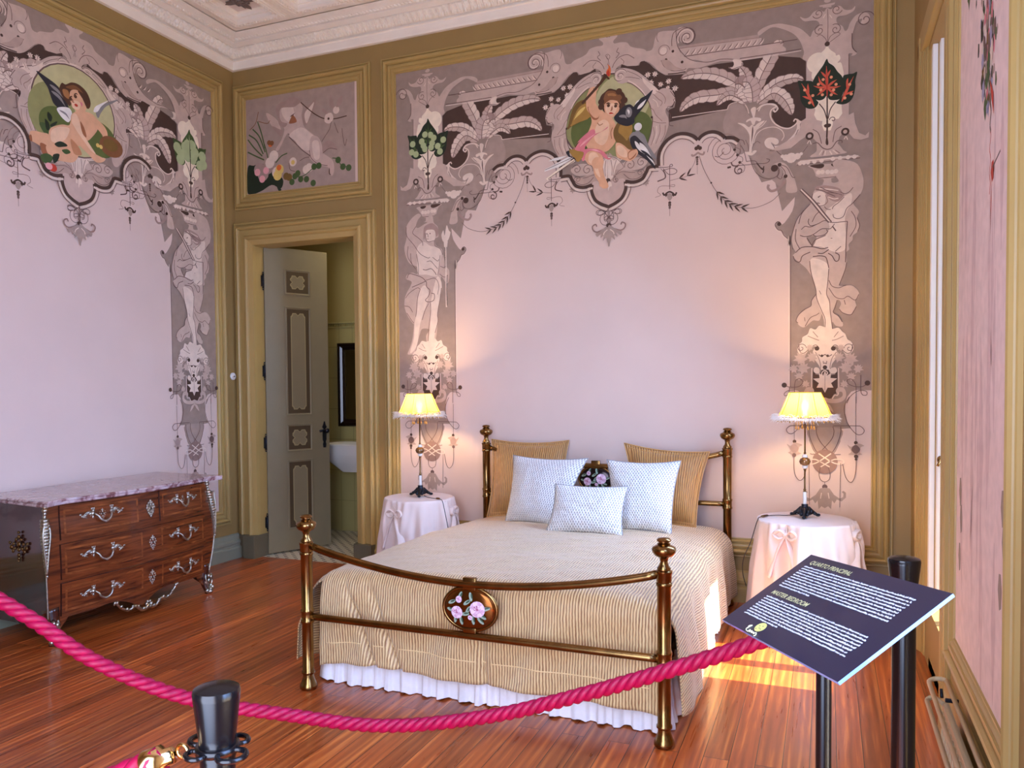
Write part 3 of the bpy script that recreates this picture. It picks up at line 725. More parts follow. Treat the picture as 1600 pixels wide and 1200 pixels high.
CENTRE_LOW = """
L l 4 B 725,940 660,1000 590,1010 580,970 620,950 680,975 740,1050 790,1050 790,1000 770,980
S l 4 50 60 -1.5 B 765,1060
L l 4 B 745,940 800,985 860,990 870,950 830,935 770,960
L l 4 B 725,900 725,1130
C d 14 B 725,1138
L l2 9 B 725,1160 800,1180 880,1200 930,1170 940,1120 900,1100 885,1130
F m2 B 725,1150 790,1165 850,1200 900,1215 880,1260 830,1230 840,1280 800,1260 810,1320 770,1290 755,1340 725,1400
L h 6 B 750,1190 790,1220 800,1250
V m2 110 5 B 1195,600
L l 3 B 1380,430 1430,490 1430,550 1350,580
L l 4 F 0,655 130,655 240,640 240,615 215,625 212,660 212,930
L l 4 F 130,670 200,740 280,730 300,690 240,665 130,690
L l 8 F 130,690 155,740 150,790 60,830
L l2 3 F 212,820 330,790 430,760 470,690 520,600 540,520
L l2 3 F 200,880 270,870 260,895 150,885 80,900 60,960 100,1000 30,1030
F m2 F 180,1000 210,975 245,1000 240,1040 210,1070 185,1040
L d 11 F 125,970 145,1000 175,975 212,958 250,975 280,1000 298,965
T d 16 F 175,975 168,1000 165,1025
T d 16 F 250,975 258,1000 262,1020
C d 10 F 212,1095 212,1122
C d 7 F 212,1145 212,1160
L l2 3 F 212,1100 212,1260
C d 10 F 568,390
C d 13 F 545,415 590,412
L st2 12 F 485,490 500,510 540,490 565,470 590,485 630,490 645,455
C d 9 F 556,530
C d 7 F 556,560 556,585 556,612
L l2 2 F 556,520 556,740
L l 3 F 580,510 640,680 730,850 800,960 900,1070 1020,1140 1200,1165 1330,1145 1480,1080 1560,1010 1590,975
C d 6 F 732,848
"""
def sprig(pts, n, crop='F'):
    out = []
    p = parse('L l 3 %s %s' % (crop, pts), 1, 3.19)[0][2]
    k = max(1, len(p) // n)
    for i in range(0, len(p) - 1, k):
        t = (p[min(i + 1, len(p) - 1)] - p[i]).normalized()
        for s in (-1, 1):
            a = s * .5; d = Vector((t.x * math.cos(a) - t.y * math.sin(a), t.x * math.sin(a) + t.y * math.cos(a)))
            out.append(('T', 'd', [p[i] + d * f * .055 for f in (0, .33, .66, 1)], .012))
    return out
BRACKET = """
F o X 1019,78 1024,60 1032,50 1056,48 1062,43 1076,44 1084,52 1082,64 1074,68 1064,66 1062,58 1060,52 1059,68 1062,80 1068,88 1080,93 1096,96 1112,94 1130,92 1142,92 1152,95 1160,97 1160,104 1148,109 1142,108 1139,106 1148,104 1146,97 1138,93 1120,98 1105,103 1090,107 1076,107 1072,112 1064,116 1050,117 1040,117 1030,112 1022,104 1012,96 1008,96 1006,82
L l 4 C 240,260 240,180 260,100 320,55 400,25 480,50 520,110 510,180 460,225 410,220 390,170
S l 5 70 190 -1.8 C 430,150
S h 6 60 210 -1.6 C 425,150
L l 4 C 290,60 300,200 320,280 380,360 450,420 550,450 700,460 850,425 1000,425 1090,450
S l 3 42 0 2 C 135,320
C h 24 C 135,320
C d 9 C 253,325 168,430 368,460
L l 4 C 105,440 150,520 250,570 380,560 420,540
F o2 C 110,440 200,440 280,510 370,550 300,560 200,560 150,520
L d 7 C 190,610 300,600 410,580
L l 3 C 60,100 50,160 70,210
F h C 1000,430 1080,430 1115,470 1100,520 1000,550 950,530 990,530 1020,490
L l 4 C 950,520 990,550 1050,530 1110,510 1115,470
L h 5 C 1010,440 1020,490 1000,530
"""
ROPE = """
P o2 X 1060,72.5 1186,54 1186,62 1060,76
P o X 1062,76 1190,59 1190,72 1066,90
L l2 3 X 1060,76.5 1190,59
P o X 1066,90 1216,66.5 1228,76 1228,82 1150,96 1100,96 1080,93
Z l 5 X 1064,89.5 1190,71 1246,62
Z l 5 X 1156,92 1206,84.5 1252,77
Z h 5 X 1156,95 1206,87.5 1252,79.5
"""
def rope_teeth():
    out = []
    for i in range(13):
        x = 1070 + i * 9.6; y = 88 - i * 1.42
        out += parse(f'T l 6 X {x},{y - .5} {x + 4},{y - 5} {x + 7},{y - 10.5}\nT h 9 X {x + 2},{y - 1} {x + 6},{y - 5} {x + 9},{y - 10.5}', 1, 3.19)
    return out
PALM = """
P m X 1029,262 1029,33 1222,0 1222,330 1210,280 1190,285 1172,250 1168,240 1168,225 1155,219 1133,216 1115,206 1100,208 1090,218 1080,211 1062,210 1045,220 1033,238 1029,262
P d X 1045,191 1136,171.5 1150,164 1168,157 1199,160 1207,171 1206,183 1212,193 1224,200 1238,200 1247,192 1259,185 1259,96 1250,90 1205,87 1156,95 1146,97 1120,100 1090,108 1070,116 1040,118 1029,112 1029,150 1056,158 1054,168 1045,172
F m2 X 1137,171 1143,163 1153,161 1161,165 1170,180 1176,183 1182,175 1190,166 1200,164 1213,166 1215,170 1206,172 1203,180 1206,190 1214,197 1226,201 1240,198 1246,192 1240,215 1222,232 1222,290 1206,281 1190,272 1176,250 1168,238 1150,240 1130,200
L h 5 C 240,1150 930,1050 
L h 5 C 930,1050 960,990 1040,960 1130,970 1180,1030 1200,1100
L h 7 C 1300,1050 1360,1000 1430,980 1520,985 1560,1030 1530,1080 1500,1060
L h 7 E 120,190 160,130 240,105 330,120 365,160 330,195 310,170
L h 8 E 350,130 280,180 270,250 310,330 400,390 500,405 580,360 610,310 580,290 560,320
F h E 600,290 640,310 680,320 640,350 640,420 600,520 520,600 400,660 290,665 220,640 195,580 230,530 300,520 365,545 370,590 330,610 280,580 300,620 380,620 470,570 560,480 600,400
L l 4 E 620,420 560,530 460,620 330,680 260,685
L l 4 E 300,610 350,690 410,745
C h 11 E 420,755
C h 20 E 462,772
C h 32 E 530,775
C h 20 E 608,755
C h 10 E 655,725
L l 3 E 680,700 740,620
L h 5 E 60,590 100,480 190,410 320,390 410,430 440,500 410,560
L h 5 E 50,500 90,430 170,370 220,310
F h E 25,170 60,140 90,150 80,230 60,290 40,230
F h E -20,300 60,270 150,280 140,320 90,310 70,360 45,360 20,310 -30,330
F h E 40,360 70,380 120,340 200,310 120,400 80,470 50,600 50,690 70,680 100,690 50,740 0,740 -60,700 0,690 10,560 0,470 -60,390 -140,340 -60,350 0,390
T l 9 E 50,380 45,480 30,600
L l 3 F 1200,460 1190,380 1160,310
L l 4 F 1150,370 1130,320 1090,305
L l 3 F 1240,470 1250,390 1300,330 1345,350
S l2 4 112 180 -3.2 F 905,440
L l 4 F 775,515 830,520 890,460
C d 9 F 1022,433 1060,500 1088,592
L l 3 F 1020,400 1090,430 1090,480 1060,500 1120,530 1120,580 1090,590 1150,640 1130,710 1070,720 1055,680
L l 8 F 980,590 1000,630 1060,640 1040,650
S l 8 34 90 1.2 F 1080,690
L l 4 F 1000,635 1150,625 1290,610 1420,600 1460,560 1420,545
L l 4 F 1170,580 1280,575 1330,640 1400,680
L d 7 F 1300,600 1370,680 1390,640
L d 7 F 1350,660 1385,690 1375,725
C d 7 F 965,650 945,655
L l 4 F 1100,380 1140,450 1170,580
L l 4 F 1220,540 1240,620 1300,730 1400,790 1500,790 1560,750 1570,680
F o E 560,1010 480,870 410,830 330,845 285,890 300,930 350,940 340,890 380,880 430,940 420,1010 380,1040 440,1010 470,1060 470,1200 600,1200 590,1100
L l 4 E 350,1020 380,960 370,900 320,880 290,910
C d 22 E 322,905
C d 12 E 385,862 460,1005
L l 4 E 400,860 480,900 540,1010 580,1020
L l 4 E 400,880 450,940 460,1000
L st2 16 E 250,1110 240,1150 280,1190 350,1170 420,1110 450,1050
L l 4 E 350,1010 400,1040 430,970 
"""
def frond(pts, w_, crop='C', col='o'):
    """banana leaf: outline with notched edge, pale side, midrib"""
    p = parse(f'L l 3 {crop} {pts}', 1, 3.19)[0][2]; n = len(p); A_, B_ = [], []
    rng = random.Random(len(pts) + int(w_ * 1000))
    for i, q in enumerate(p):
        t = (p[min(i + 1, n - 1)] - p[max(i - 1, 0)]).normalized(); nn = Vector((-t.y, t.x)); f = i / (n - 1)
        k = w_ * .52 * (math.sin(PI * min(1, .08 + f * .92)) ** .55) * (1 - .12 * (i % 3 == 0)) * .5
        A_.append(q + nn * k * (1 + .1 * rng.random())); B_.append(q - nn * k * (1 + .1 * rng.random()))
    out = [('F', col, A_ + B_[::-1]), ('F', 'h', A_[1:-1] + p[1:-1][::-1]), ('L', 'l', p, .005)]
    for i in range(2, n - 2, 3):
        out.append(('L', 'l2', [p[i], A_[i + 1]], .003)); out.append(('L', 'l2', [p[i], B_[i + 1]], .003))
    out.append(('L', 'l2', A_, .003)); out.append(('L', 'l2', B_, .003))
    return out
def palm_leaves():
    o = []
    o += frond('1180,960 1080,760 900,650 700,600 500,610 350,660', .155)
    o += frond('1150,960 1000,840 800,870 560,900 420,980 340,1080', .15)
    o += frond('1230,900 1180,700 1150,600 1090,520', .15)
    o += frond('1270,900 1350,650 1450,450 1550,260 1640,210', .17)
    o += frond('1320,980 1420,830 1560,720 1760,660 1890,680', .13)
    o += frond('1340,960 1500,850 1620,900 1700,1010 1740,1120', .16)
    o += frond('1170,970 1000,880 900,900 800,1000', .11)
    o += frond('1220,960 1190,830 1100,740 1030,740', .24, col='st2')
    o += frond('1250,960 1240,820 1200,720 1120,710', .2, col='st')
    return o
COLUMN = """
P m X 1222,330 1222,-10 1363,-40 1375,-40 1375,610 1241,606 1234.5,606 1235,386 1234,382 1235,377 1231,372 1226,367 1221,360 1216,358 1212,353 1213,348 1218,346 1222,351 1226,348 1232,340 1238,330 1241,320 1242,308
L l 5 Q 250,3150 250,950 235,940 250,880 210,830 150,775 110,705 60,690 20,640 15,600 50,565 85,575
L h 5 Q 225,3150 228,950 210,930 228,890 190,840 130,785 100,730 40,700 0,650
C d 12 Q 75,602
F o D 715,760 690,650 640,520 560,430 430,370 300,345 200,400 130,450 110,420 140,380 210,340 300,310 400,300 540,325 650,365 730,430 770,465 800,395 860,350 885,310 860,270 800,262 700,272 650,235 645,215 700,235 760,215 810,155 880,130 940,150 975,105 1025,120 1080,85 1145,80 1200,125 1280,125 1330,80 1310,140 1210,195 1120,210 1095,250 1110,300 1170,330 1200,390 1235,370 1265,290 1335,200 1430,160 1500,180 1510,250 1450,300 1400,290 1420,240 1350,270 1300,420 1285,560 1300,620 1350,660 1330,690 1280,700 1250,670
P o X 1259.4,95 1326.3,83 1326.3,180 1334,176 1336,192 1342,208 1352,212 1358,206 1357,215 1345,219 1334,217 1326,208 1320,205 1312,214 1309,224 1310,232 1320,240 1268,245 1276,236 1276,222 1268,214 1262,212 1250,220 1236,232 1214,236 1205,235 1240,215 1249,205 1252,190 1259.4,185
L l 4 D 1250,680 1250,1010
L l 5 D 1290,420 1290,560 1310,620 1350,660
L l 4 D 715,770 715,1010
S l 5 52 10 1.5 D 1455,245
S l 4 32 200 1.3 D 865,175
S l 4 32 -20 -1.3 D 1100,120
S l 4 34 60 1.4 D 885,385
S l 4 34 120 -1.4 D 1085,370
L l 3 D 985,120 990,300 985,540
L l 3 D 850,460 900,440 960,490 980,540 1020,460 1100,410 1140,430 1080,480 1000,540
L h 5 D 930,230 960,180
L h 5 D 1040,230 1010,190
P o D 880,75 1080,35 1070,60 1030,75 1035,95 920,105 930,90 885,90
F o D 940,10 980,-20 1025,5 1000,30 960,35
E c 62 62 D 860,790
F c D 980,560 1010,620 1080,670 1090,700 1130,690 1145,740 1110,790 1160,800 1160,1010 810,1010 810,850 850,850 820,800 830,740 880,720 900,670 950,620
P c X 1271,105 1315,100 1315,168 1316,178 1310,186 1302,187 1301,196 1298,204 1288,205 1284,196 1285,190 1276,188 1272,180 1274,172 1271,165
S l 5 20 180 -1 E 1050,300
C d 15 D 980,555
"""
LEAF = """
F {d} D 975,740 1000,790 1060,830 1110,900 1165,960 1195,1050 1190,1130 1150,1230 1090,1255 1010,1250 975,1200 940,1240 880,1260 810,1230 780,1150 780,1080 820,980 880,890 930,820
F {d} D 1175,970 1230,935 1300,925 1355,905 1330,1010 1330,1100 1300,1220 1240,1290 1160,1310 1090,1290 1130,1250 1185,1160
F {d} D 615,1020 680,1020 740,1015 800,1030 785,1110 790,1190 840,1250 870,1290 830,1350 760,1365 700,1340 650,1260 640,1140
T {m} 16 D 978,1100 975,980 970,830
T {m} 14 D 978,1095 1040,1040 1100,1000
T {m} 14 D 978,1095 1060,1100 1150,1080
T {m} 14 D 978,1100 1050,1160 1110,1190
T {m} 14 D 978,1095 900,1040 870,960
T {m} 14 D 978,1095 890,1100 810,1080
T {m} 14 D 978,1100 900,1160 850,1200
T {m} 12 D 970,980 1000,920 1020,880
T {m} 12 D 972,980 930,930 900,900
T {m} 16 D 1160,1280 1230,1120 1310,960
T {m} 12 D 1200,1190 1270,1160 1310,1140
T {m} 12 D 1225,1120 1230,1020 1240,980
T {m} 16 D 820,1340 740,1180 660,1050
T {m} 12 D 770,1250 710,1220 670,1210
T {m} 12 D 750,1190 740,1100 740,1050
C {e} {r} D 930,1000 1030,970 900,1130 1060,1130 1030,1190 920,1190 1090,1060 870,1060 700,1130 760,1290 800,1200 1260,1060 1200,1230 1280,1180
T {k} 8 D 978,1220 978,1100 972,860
L d 8 E 980,0 980,160 980,300
L d 6 E 880,100 940,180 975,290
L d 6 E 1085,75 1020,170 990,290
F d E 940,370 980,350 1025,355 1020,385 985,400 950,395
L d 10 E 980,300 980,400 975,520
F d E 975,500 995,590 980,620 960,590
"""
CUP = """
C d 24 E 760,505 1205,450
C o 12 E 760,505 1205,450
L h 5 E 730,600 760,560 780,610
L h 5 E 1190,545 1215,510 1235,550
L l 4 E 800,420 870,470 910,600
L l 4 E 1160,380 1080,440 1050,580
L l 5 E 800,600 860,590 920,650 980,670 1040,650 1100,570 1160,560 1165,590
F o E 910,660 980,675 1060,660 1110,600 1180,680 1200,720 780,770 840,700 870,620
L h 6 E 920,680 880,740
L h 6 E 960,690 950,745
L h 6 E 1010,690 1040,735
L h 6 E 1050,680 1110,725
L l2 4 E 940,690 915,750
L l2 4 E 1080,680 1140,720
P o2 E 660,800 1350,735 1395,760 1370,780 590,865 600,830
Z l 5 E 600,865 1390,775
Z h 8 E 640,820 1370,750
C h 13 E 640,845 690,838 740,832 820,822 910,810 1050,788 1140,777 1240,768 1320,760
F o E 760,870 1180,840 1160,900 1110,970 1080,1000 860,1010 830,970 800,910
F d E 765,872 920,850 940,880 900,905 830,900
F d E 1030,850 1130,845 1110,880 1050,880
C h 14 E 870,955 920,950 985,950 1040,950 1090,940
P o E 870,1015 1080,995 1085,1015 1030,1030 1035,1080 1070,1090 920,1110 940,1060 930,1040 880,1035
Z l 4 E 870,1030 1085,1010
"""
FEMALE = """
F o Q 640,60 700,10 800,-20 1000,-60 960,-150 1000,-230 930,-290 912,-350 980,-400 1150,-390 1300,-330 1380,-150 1390,0 1340,140 1230,270 1320,400 1290,500 1330,620 1300,720 1230,780 1220,850 1160,920 1170,1000 1120,1050 1130,1200 1100,1320 1060,1440 1010,1560 1100,1565 1200,1560 1280,1610 1325,1690 1300,1760 1260,1800 1280,1880 1240,1960 1190,2020 1070,1990 1010,1930 1040,1850 1010,1790 970,1810 920,1980 1000,2040 1065,2130 1060,2200 960,2190 905,2130 910,2300 880,2350 800,2340 780,2200 770,2100 740,2010 700,2110 600,2110 480,2210 400,2195 340,2110 380,2020 470,1940 570,1880 590,1780 650,1700 640,1600 610,1500 570,1400 480,1280 300,1130 290,1090 330,1040 280,950 260,850 300,680 360,520 460,390 560,290 590,240 590,160
F h Q 600,150 640,110 720,90 790,130 800,200 780,310 730,330 680,320 640,270 600,220
F h Q 930,300 1050,200 1200,120 1200,280 1130,400 1100,560 1120,800 1100,1000 950,1040 740,960 620,940 640,860 800,780 860,640 800,420
F h Q 560,1170 650,1140 800,1200 850,1300 840,1500 810,1690 860,1850 880,2040 905,2200 880,2340 810,2340 780,2200 770,2060 700,1900 660,1700 640,1560 590,1400
F m Q 500,810 640,790 650,850 590,950
L l 8 Q 430,55 640,260 760,410 890,570
L l 8 Q 400,75 560,240 700,410 850,580
L h 8 Q 415,65 600,250 730,410 870,575
L l 7 Q 910,640 960,710
F st2 Q 650,20 800,0 1000,40 1060,110 1090,150 1000,250 900,240 830,180 790,110 720,80 640,80
L h 6 Q 700,50 850,60 1000,80
L l 3 Q 830,110 950,120 1060,150
L h 6 Q 840,180 930,210 1000,200
L l 4 Q 600,130 590,200 640,270 690,320 770,310 830,260
L l 5 Q 680,190 720,160
C l 4 Q 690,182
L l 4 Q 650,60 760,90 850,130 950,170
L l 4 Q 720,30 850,90 980,130
L l2 4 Q 800,150 830,250 780,310
L l 5 Q 670,270 710,285
L l 4 Q 1030,100 1100,130 1170,100 1230,30
L l 4 Q 900,370 930,320 1000,270 1090,180
L l 4 Q 780,330 820,370 880,375
L l 4 Q 1340,140 1230,270 1130,360 1080,480 1000,520 930,500 915,450
L l 4 Q 590,570 640,470 700,410
L l 4 Q 540,520 530,580 570,630 680,600 780,550 870,575 940,580 1050,570 1140,560
L l 4 Q 400,780 480,800 600,770 740,680 860,680 900,650 940,600
L l 4 Q 420,690 480,640 560,650 660,610
L l 4 Q 600,770 660,795 780,770 830,720 810,690
L l 5 Q 1140,560 1130,700 1120,900 1110,1200
L l 3 Q 880,825 905,825
L l 4 Q 580,950 640,850 800,780
L l 4 Q 600,950 560,900 510,820
L l 4 Q 950,1030 1040,950
L l 4 Q 460,390 360,520 300,680 265,850 290,1000
L l 4 Q 560,290 430,440 380,600
L l 4 Q 340,680 330,850 400,1000
L l 5 Q 330,1050 430,970 600,960 740,990 840,970
L l 5 Q 290,1100 330,1180 400,1190 440,1100 560,1040
L l 5 Q 600,1110 720,1100 800,1120 830,1200 850,1290
L l 5 Q 680,1060 760,1060 850,1000
L l 5 Q 840,1060 900,1100 950,1180 1000,1170 1010,1090 950,1050
L l 4 Q 550,1180 570,1350 610,1500 650,1640 660,1760 740,1960 790,2080 790,2230
L l 4 Q 850,1300 835,1500 815,1690 860,1800 870,1950 890,2100 910,2270
L l 4 Q 1130,1200 1100,1330 1010,1560
L l 4 Q 850,1480 900,1570 1000,1600 1080,1570 1120,1560
L l 4 Q 850,1600 950,1740 1070,1770 1150,1730 1260,1790 1320,1700
L l 4 Q 980,1790 950,1900 920,1980 1000,2040 1060,2130
L l 4 Q 1090,1790 1110,1860
L l 4 Q 1010,1930 1070,1990 1190,2020 1240,1960 1280,1890
L l 4 Q 650,1700 580,1800 570,1880 470,1940 380,2020 340,2110 370,2150
L l 4 Q 480,2200 560,2070 660,2020 700,1990
L l 3 Q 470,2060 480,2120
L l 4 Q 1200,400 1260,500 1270,640 1180,800
L l 4 Q 1290,500 1330,620 1300,720
L l 3 Q 700,1640 730,1700
"""
MALE = """
F o K 430,440 480,470 430,540 400,640 440,660 520,610 580,570 600,480 660,480 680,580 740,640 750,720 750,800 700,830 710,930 800,990 820,1060 850,1180 860,1250 920,1330 910,1500 870,1520 800,1420 790,1500 810,1600 780,1750 740,1980 745,2100 730,2260 720,2350 690,2500 720,2620 690,2650 600,2640 580,2500 560,2350 610,2250 500,2240 460,2330 420,2480 380,2620 330,2640 270,2630 310,2530 350,2380 370,2180 350,2150 270,2030 220,1880 240,1720 320,1560 330,1500 250,1460 260,1400 340,1360 420,1380 430,1280 320,1230 260,1150 220,1000 240,880 260,790 250,650 330,520
F h K 560,690 640,680 700,720 690,850 620,880 570,850
F h K 420,980 520,880 620,940 720,960 800,1010 800,1100 780,1200 760,1330 720,1420 560,1390 440,1380 420,1200
F h K 470,1620 540,1560 600,1680 560,1880 510,2020 490,2080 460,2200 420,2480 350,2600 310,2600 370,2380 380,2150 420,1960 430,1740
F h K 720,1440 790,1480 800,1620 760,1840 735,1990 740,2120 700,2300 680,2500 690,2600 620,2620 590,2500 620,2250 630,2000 630,1850
F st2 K 520,680 560,620 660,590 740,660 750,750 720,800 690,700 600,690 550,720 540,820 520,840
L l 4 K 545,740 560,850 600,880 680,860
C l 5 K 572,755 622,750
L l 4 K 570,835 600,835
L l 4 K 590,760 590,810
L l 4 K 250,650 260,790 370,930 460,1060 580,1130 620,1120
L l 4 K 400,640 350,740 440,820 500,880 510,940
L l 4 K 690,850 700,940 780,990 820,1080
L l 4 K 660,1120 740,1180 760,1150
L l 4 K 570,1190 630,1180 680,1230 740,1300
L l 5 K 510,1310 560,1320 640,1300 700,1360 720,1400
L l 4 K 780,1090 760,1300 740,1400 
L l 4 K 780,1260 850,1280 860,1180
L l 4 K 770,1380 840,1430 900,1400
L l 4 K 410,1070 440,1250 440,1390
L l 4 K 320,1060 330,1200 400,1310
L l 4 K 280,950 270,1100 340,1230
L l 5 K 260,1450 300,1380 400,1400 500,1440 560,1500
L l 5 K 340,1590 480,1530 560,1500 570,1580 620,1640 590,1740 550,1790 600,1820 680,1790 690,1700 640,1680
L l 4 K 560,1480 700,1450 760,1560 740,1700
L l 4 K 240,1760 300,1680 420,1600 470,1620
L l 4 K 220,1880 300,1900 350,1980
L l 4 K 260,1990 330,2100 370,2150
L l 4 K 470,1620 430,1750 410,1960 400,2050
L l 4 K 600,1840 540,1960 500,2100
L l 4 K 630,1830 630,2000 600,2240 590,2500
L l 4 K 800,1600 780,1760 740,2000 745,2120 700,2300
L h 12 K 865,960 870,1300 880,1900
L l 4 K 855,970 860,1300
L l 4 K 890,1400 880,1600 890,1880
F h K 830,880 800,780 830,700 850,780 880,620 915,700 940,740 900,860
P h K 835,870 900,870 890,960 840,960
"""
SHELL = """
F h Q 780,2210 700,2190 640,2250 560,2230 520,2320 440,2370 430,2440 370,2500 360,2580 400,2640 480,2640 560,2540 640,2510 600,2600 620,2700 690,2800 720,2860 770,2940 800,3010 800,3060 820,3010 860,2940 880,2870 900,2790 960,2700 980,2600 940,2510 1030,2540 1120,2640 1200,2610 1240,2530 1200,2440 1140,2400 1110,2320 1060,2280 1000,2220 900,2240
L l 4 Q 380,2480 400,2590 460,2620 560,2540 640,2490 690,2530 660,2560
L l 4 Q 1220,2480 1200,2590 1130,2620 1030,2540 950,2490 900,2530 930,2560
S l 4 30 0 1.3 Q 420,2540
S l 4 30 180 -1.3 Q 1170,2540
C d 14 Q 665,2545 920,2545
L l2 4 Q 520,2350 640,2400 700,2420
L l2 4 Q 600,2280 680,2370
L l2 4 Q 1080,2350 980,2400 900,2420
L l2 4 Q 1000,2280 930,2370
L l 5 Q 690,2640 740,2670 790,2640 840,2670 900,2640
C d 8 Q 742,2660 832,2660
L l 4 Q 760,2740 770,2780 790,2770 810,2785 820,2740
C d 13 Q 790,2840
L l2 4 Q 640,2600 700,2720 720,2850 650,2900
L l2 4 Q 970,2600 900,2700 870,2850 930,2880
P d Q 600,2880 640,2860 640,2950 700,2960 740,2880 800,2870 850,2880 880,2960 950,2950 960,2860 985,2870 985,3240 930,3260 890,3320 800,3350 690,3320 660,3260 600,3230
L h 6 Q 585,2850 585,3240 655,3275 685,3330
L h 6 Q 1000,2850 1000,3240 940,3275 905,3330
F h Q 610,2890 640,2930 700,2930 700,2860 640,2840
F h Q 980,2890 950,2930 880,2930 880,2860 950,2840
L h 6 Q 790,2880 740,2930 770,2990 830,2930 790,2880
V h 250 0 Q 790,3060
V o 190 30 Q 410,2700
V o 190 -30 Q 1190,2710
V o 150 20 Q 590,2680
V o 150 -20 Q 1010,2680
V o 180 -10 Q 450,2850
V o 180 10 Q 1120,2840
V o 130 30 Q 300,2860
V o 130 -30 Q 1310,2860
V o 120 0 Q 385,2980
V o 120 0 Q 1200,2980
V o 110 60 Q 490,3100
V o 110 -60 Q 1090,3100
V o 100 0 Q 550,2530
V o 100 0 Q 1040,2530
"""
TAIL = """
P m Q 240,3160 1330,3160 1330,3180 1290,3190 1200,3220 1140,3300 1110,3400 1105,3550 1140,3700 1200,3790 1050,3800 1040,3860 1030,4000 960,4150 880,4260 700,4260 600,4130 540,3980 530,3790 390,3790 450,3700 480,3560 475,3400 440,3280 380,3210 310,3190 240,3180
F m2 Q 540,3800 1040,3800 1020,4000 950,4150 870,4250 800,4180 700,4250 610,4120 550,3980
L l 4 J 780,0 735,80 730,170 770,290 850,385 910,390 935,350 900,310 850,302 610,302
L l 4 J 270,0 310,80 320,170 280,290 200,375 150,380 125,340 160,305 210,300 430,300
L l 4 J 610,310 620,370 590,450 480,570 440,595 400,595
L l 4 J 690,310 690,380 650,500 590,590 480,680 
L l 4 J 360,320 365,400 400,500 460,590 600,680 
L l 4 J 440,310 440,380 480,470 570,570 610,600 690,600
L l 4 J 400,600 370,590 
E l2 74 76 J 525,675
L h 7 J 460,590 600,680 680,700 720,690 715,660 660,650 600,660 480,730
L h 7 J 590,590 450,680 380,700 340,690 345,655 400,650 450,660 575,730
L l 4 J 480,730 465,800 480,860 525,885 570,860 580,800 560,730
L l 3 J 525,885 525,920
C l 16 J 525,938
P m2 J 525,945 575,955 620,1020 680,1060 715,1045 720,1010 700,990 720,980 745,1000 745,1050 700,1090 650,1070 625,1110 600,1080 590,1170 560,1140 525,1160 490,1140 460,1170 450,1080 425,1110 400,1070 350,1090 305,1050 305,1000 330,980 350,990 330,1010 335,1045 370,1060 430,1020 475,955
L h 5 J 490,1000 480,1060
L h 5 J 560,1000 570,1060
L l 3 J 690,690 680,1150
L l 3 J 360,700 365,1120
L l 4 J 710,700 740,830 790,890 830,850 850,740 850,620
L l 4 J 340,700 310,830 265,870 220,820 205,740 205,620
L l 3 J 848,0 848,470
L l 3 J 205,80 208,460
C d 11 J 848,478 210,464
F o2 J 760,500 800,520 870,485 935,510 900,525 890,580 915,600 850,605 770,600 800,570
F o2 J 130,490 170,510 210,475 290,500 260,520 250,570 280,590 205,600 140,580 170,560
F l J 848,500 885,530 890,560 850,595 805,560 810,525
F st2 J 208,490 245,520 250,550 208,585 168,550 172,515
C d 12 J 850,620
C d 8 J 850,650
C l 12 J 206,605
L l 4 Q 170,3130 260,3150 380,3140 440,3080 420,3030 370,3020 320,3090 315,3400
L l 4 Q 320,3200 230,3200 160,3240 160,3280 210,3270 235,3200 235,3150
L l 4 Q 1450,3100 1370,3140 1260,3140 1160,3100 1140,3040 1190,3020 1250,3070 1275,3160 1275,3400
L l 4 Q 1350,2960 1350,3200 1380,3270 1440,3270 1440,3220 1370,3200 1280,3220 1180,3300 1130,3400
C d 16 Q 155,3118
C d 16 Q 1453,3085
F o Q 960,3200 1000,3150 1080,3160 1120,3230 1110,3320 1040,3380 930,3400 800,3390 870,3430 920,3540 840,3480 790,3420 740,3480 660,3540 710,3430 780,3390 650,3400 540,3380 470,3320 460,3230 500,3160 580,3150 620,3200 600,3250 560,3220 520,3230 520,3290 600,3330 720,3330 790,3310 860,3330 980,3330 1060,3290 1060,3230 1020,3220 980,3250
"""
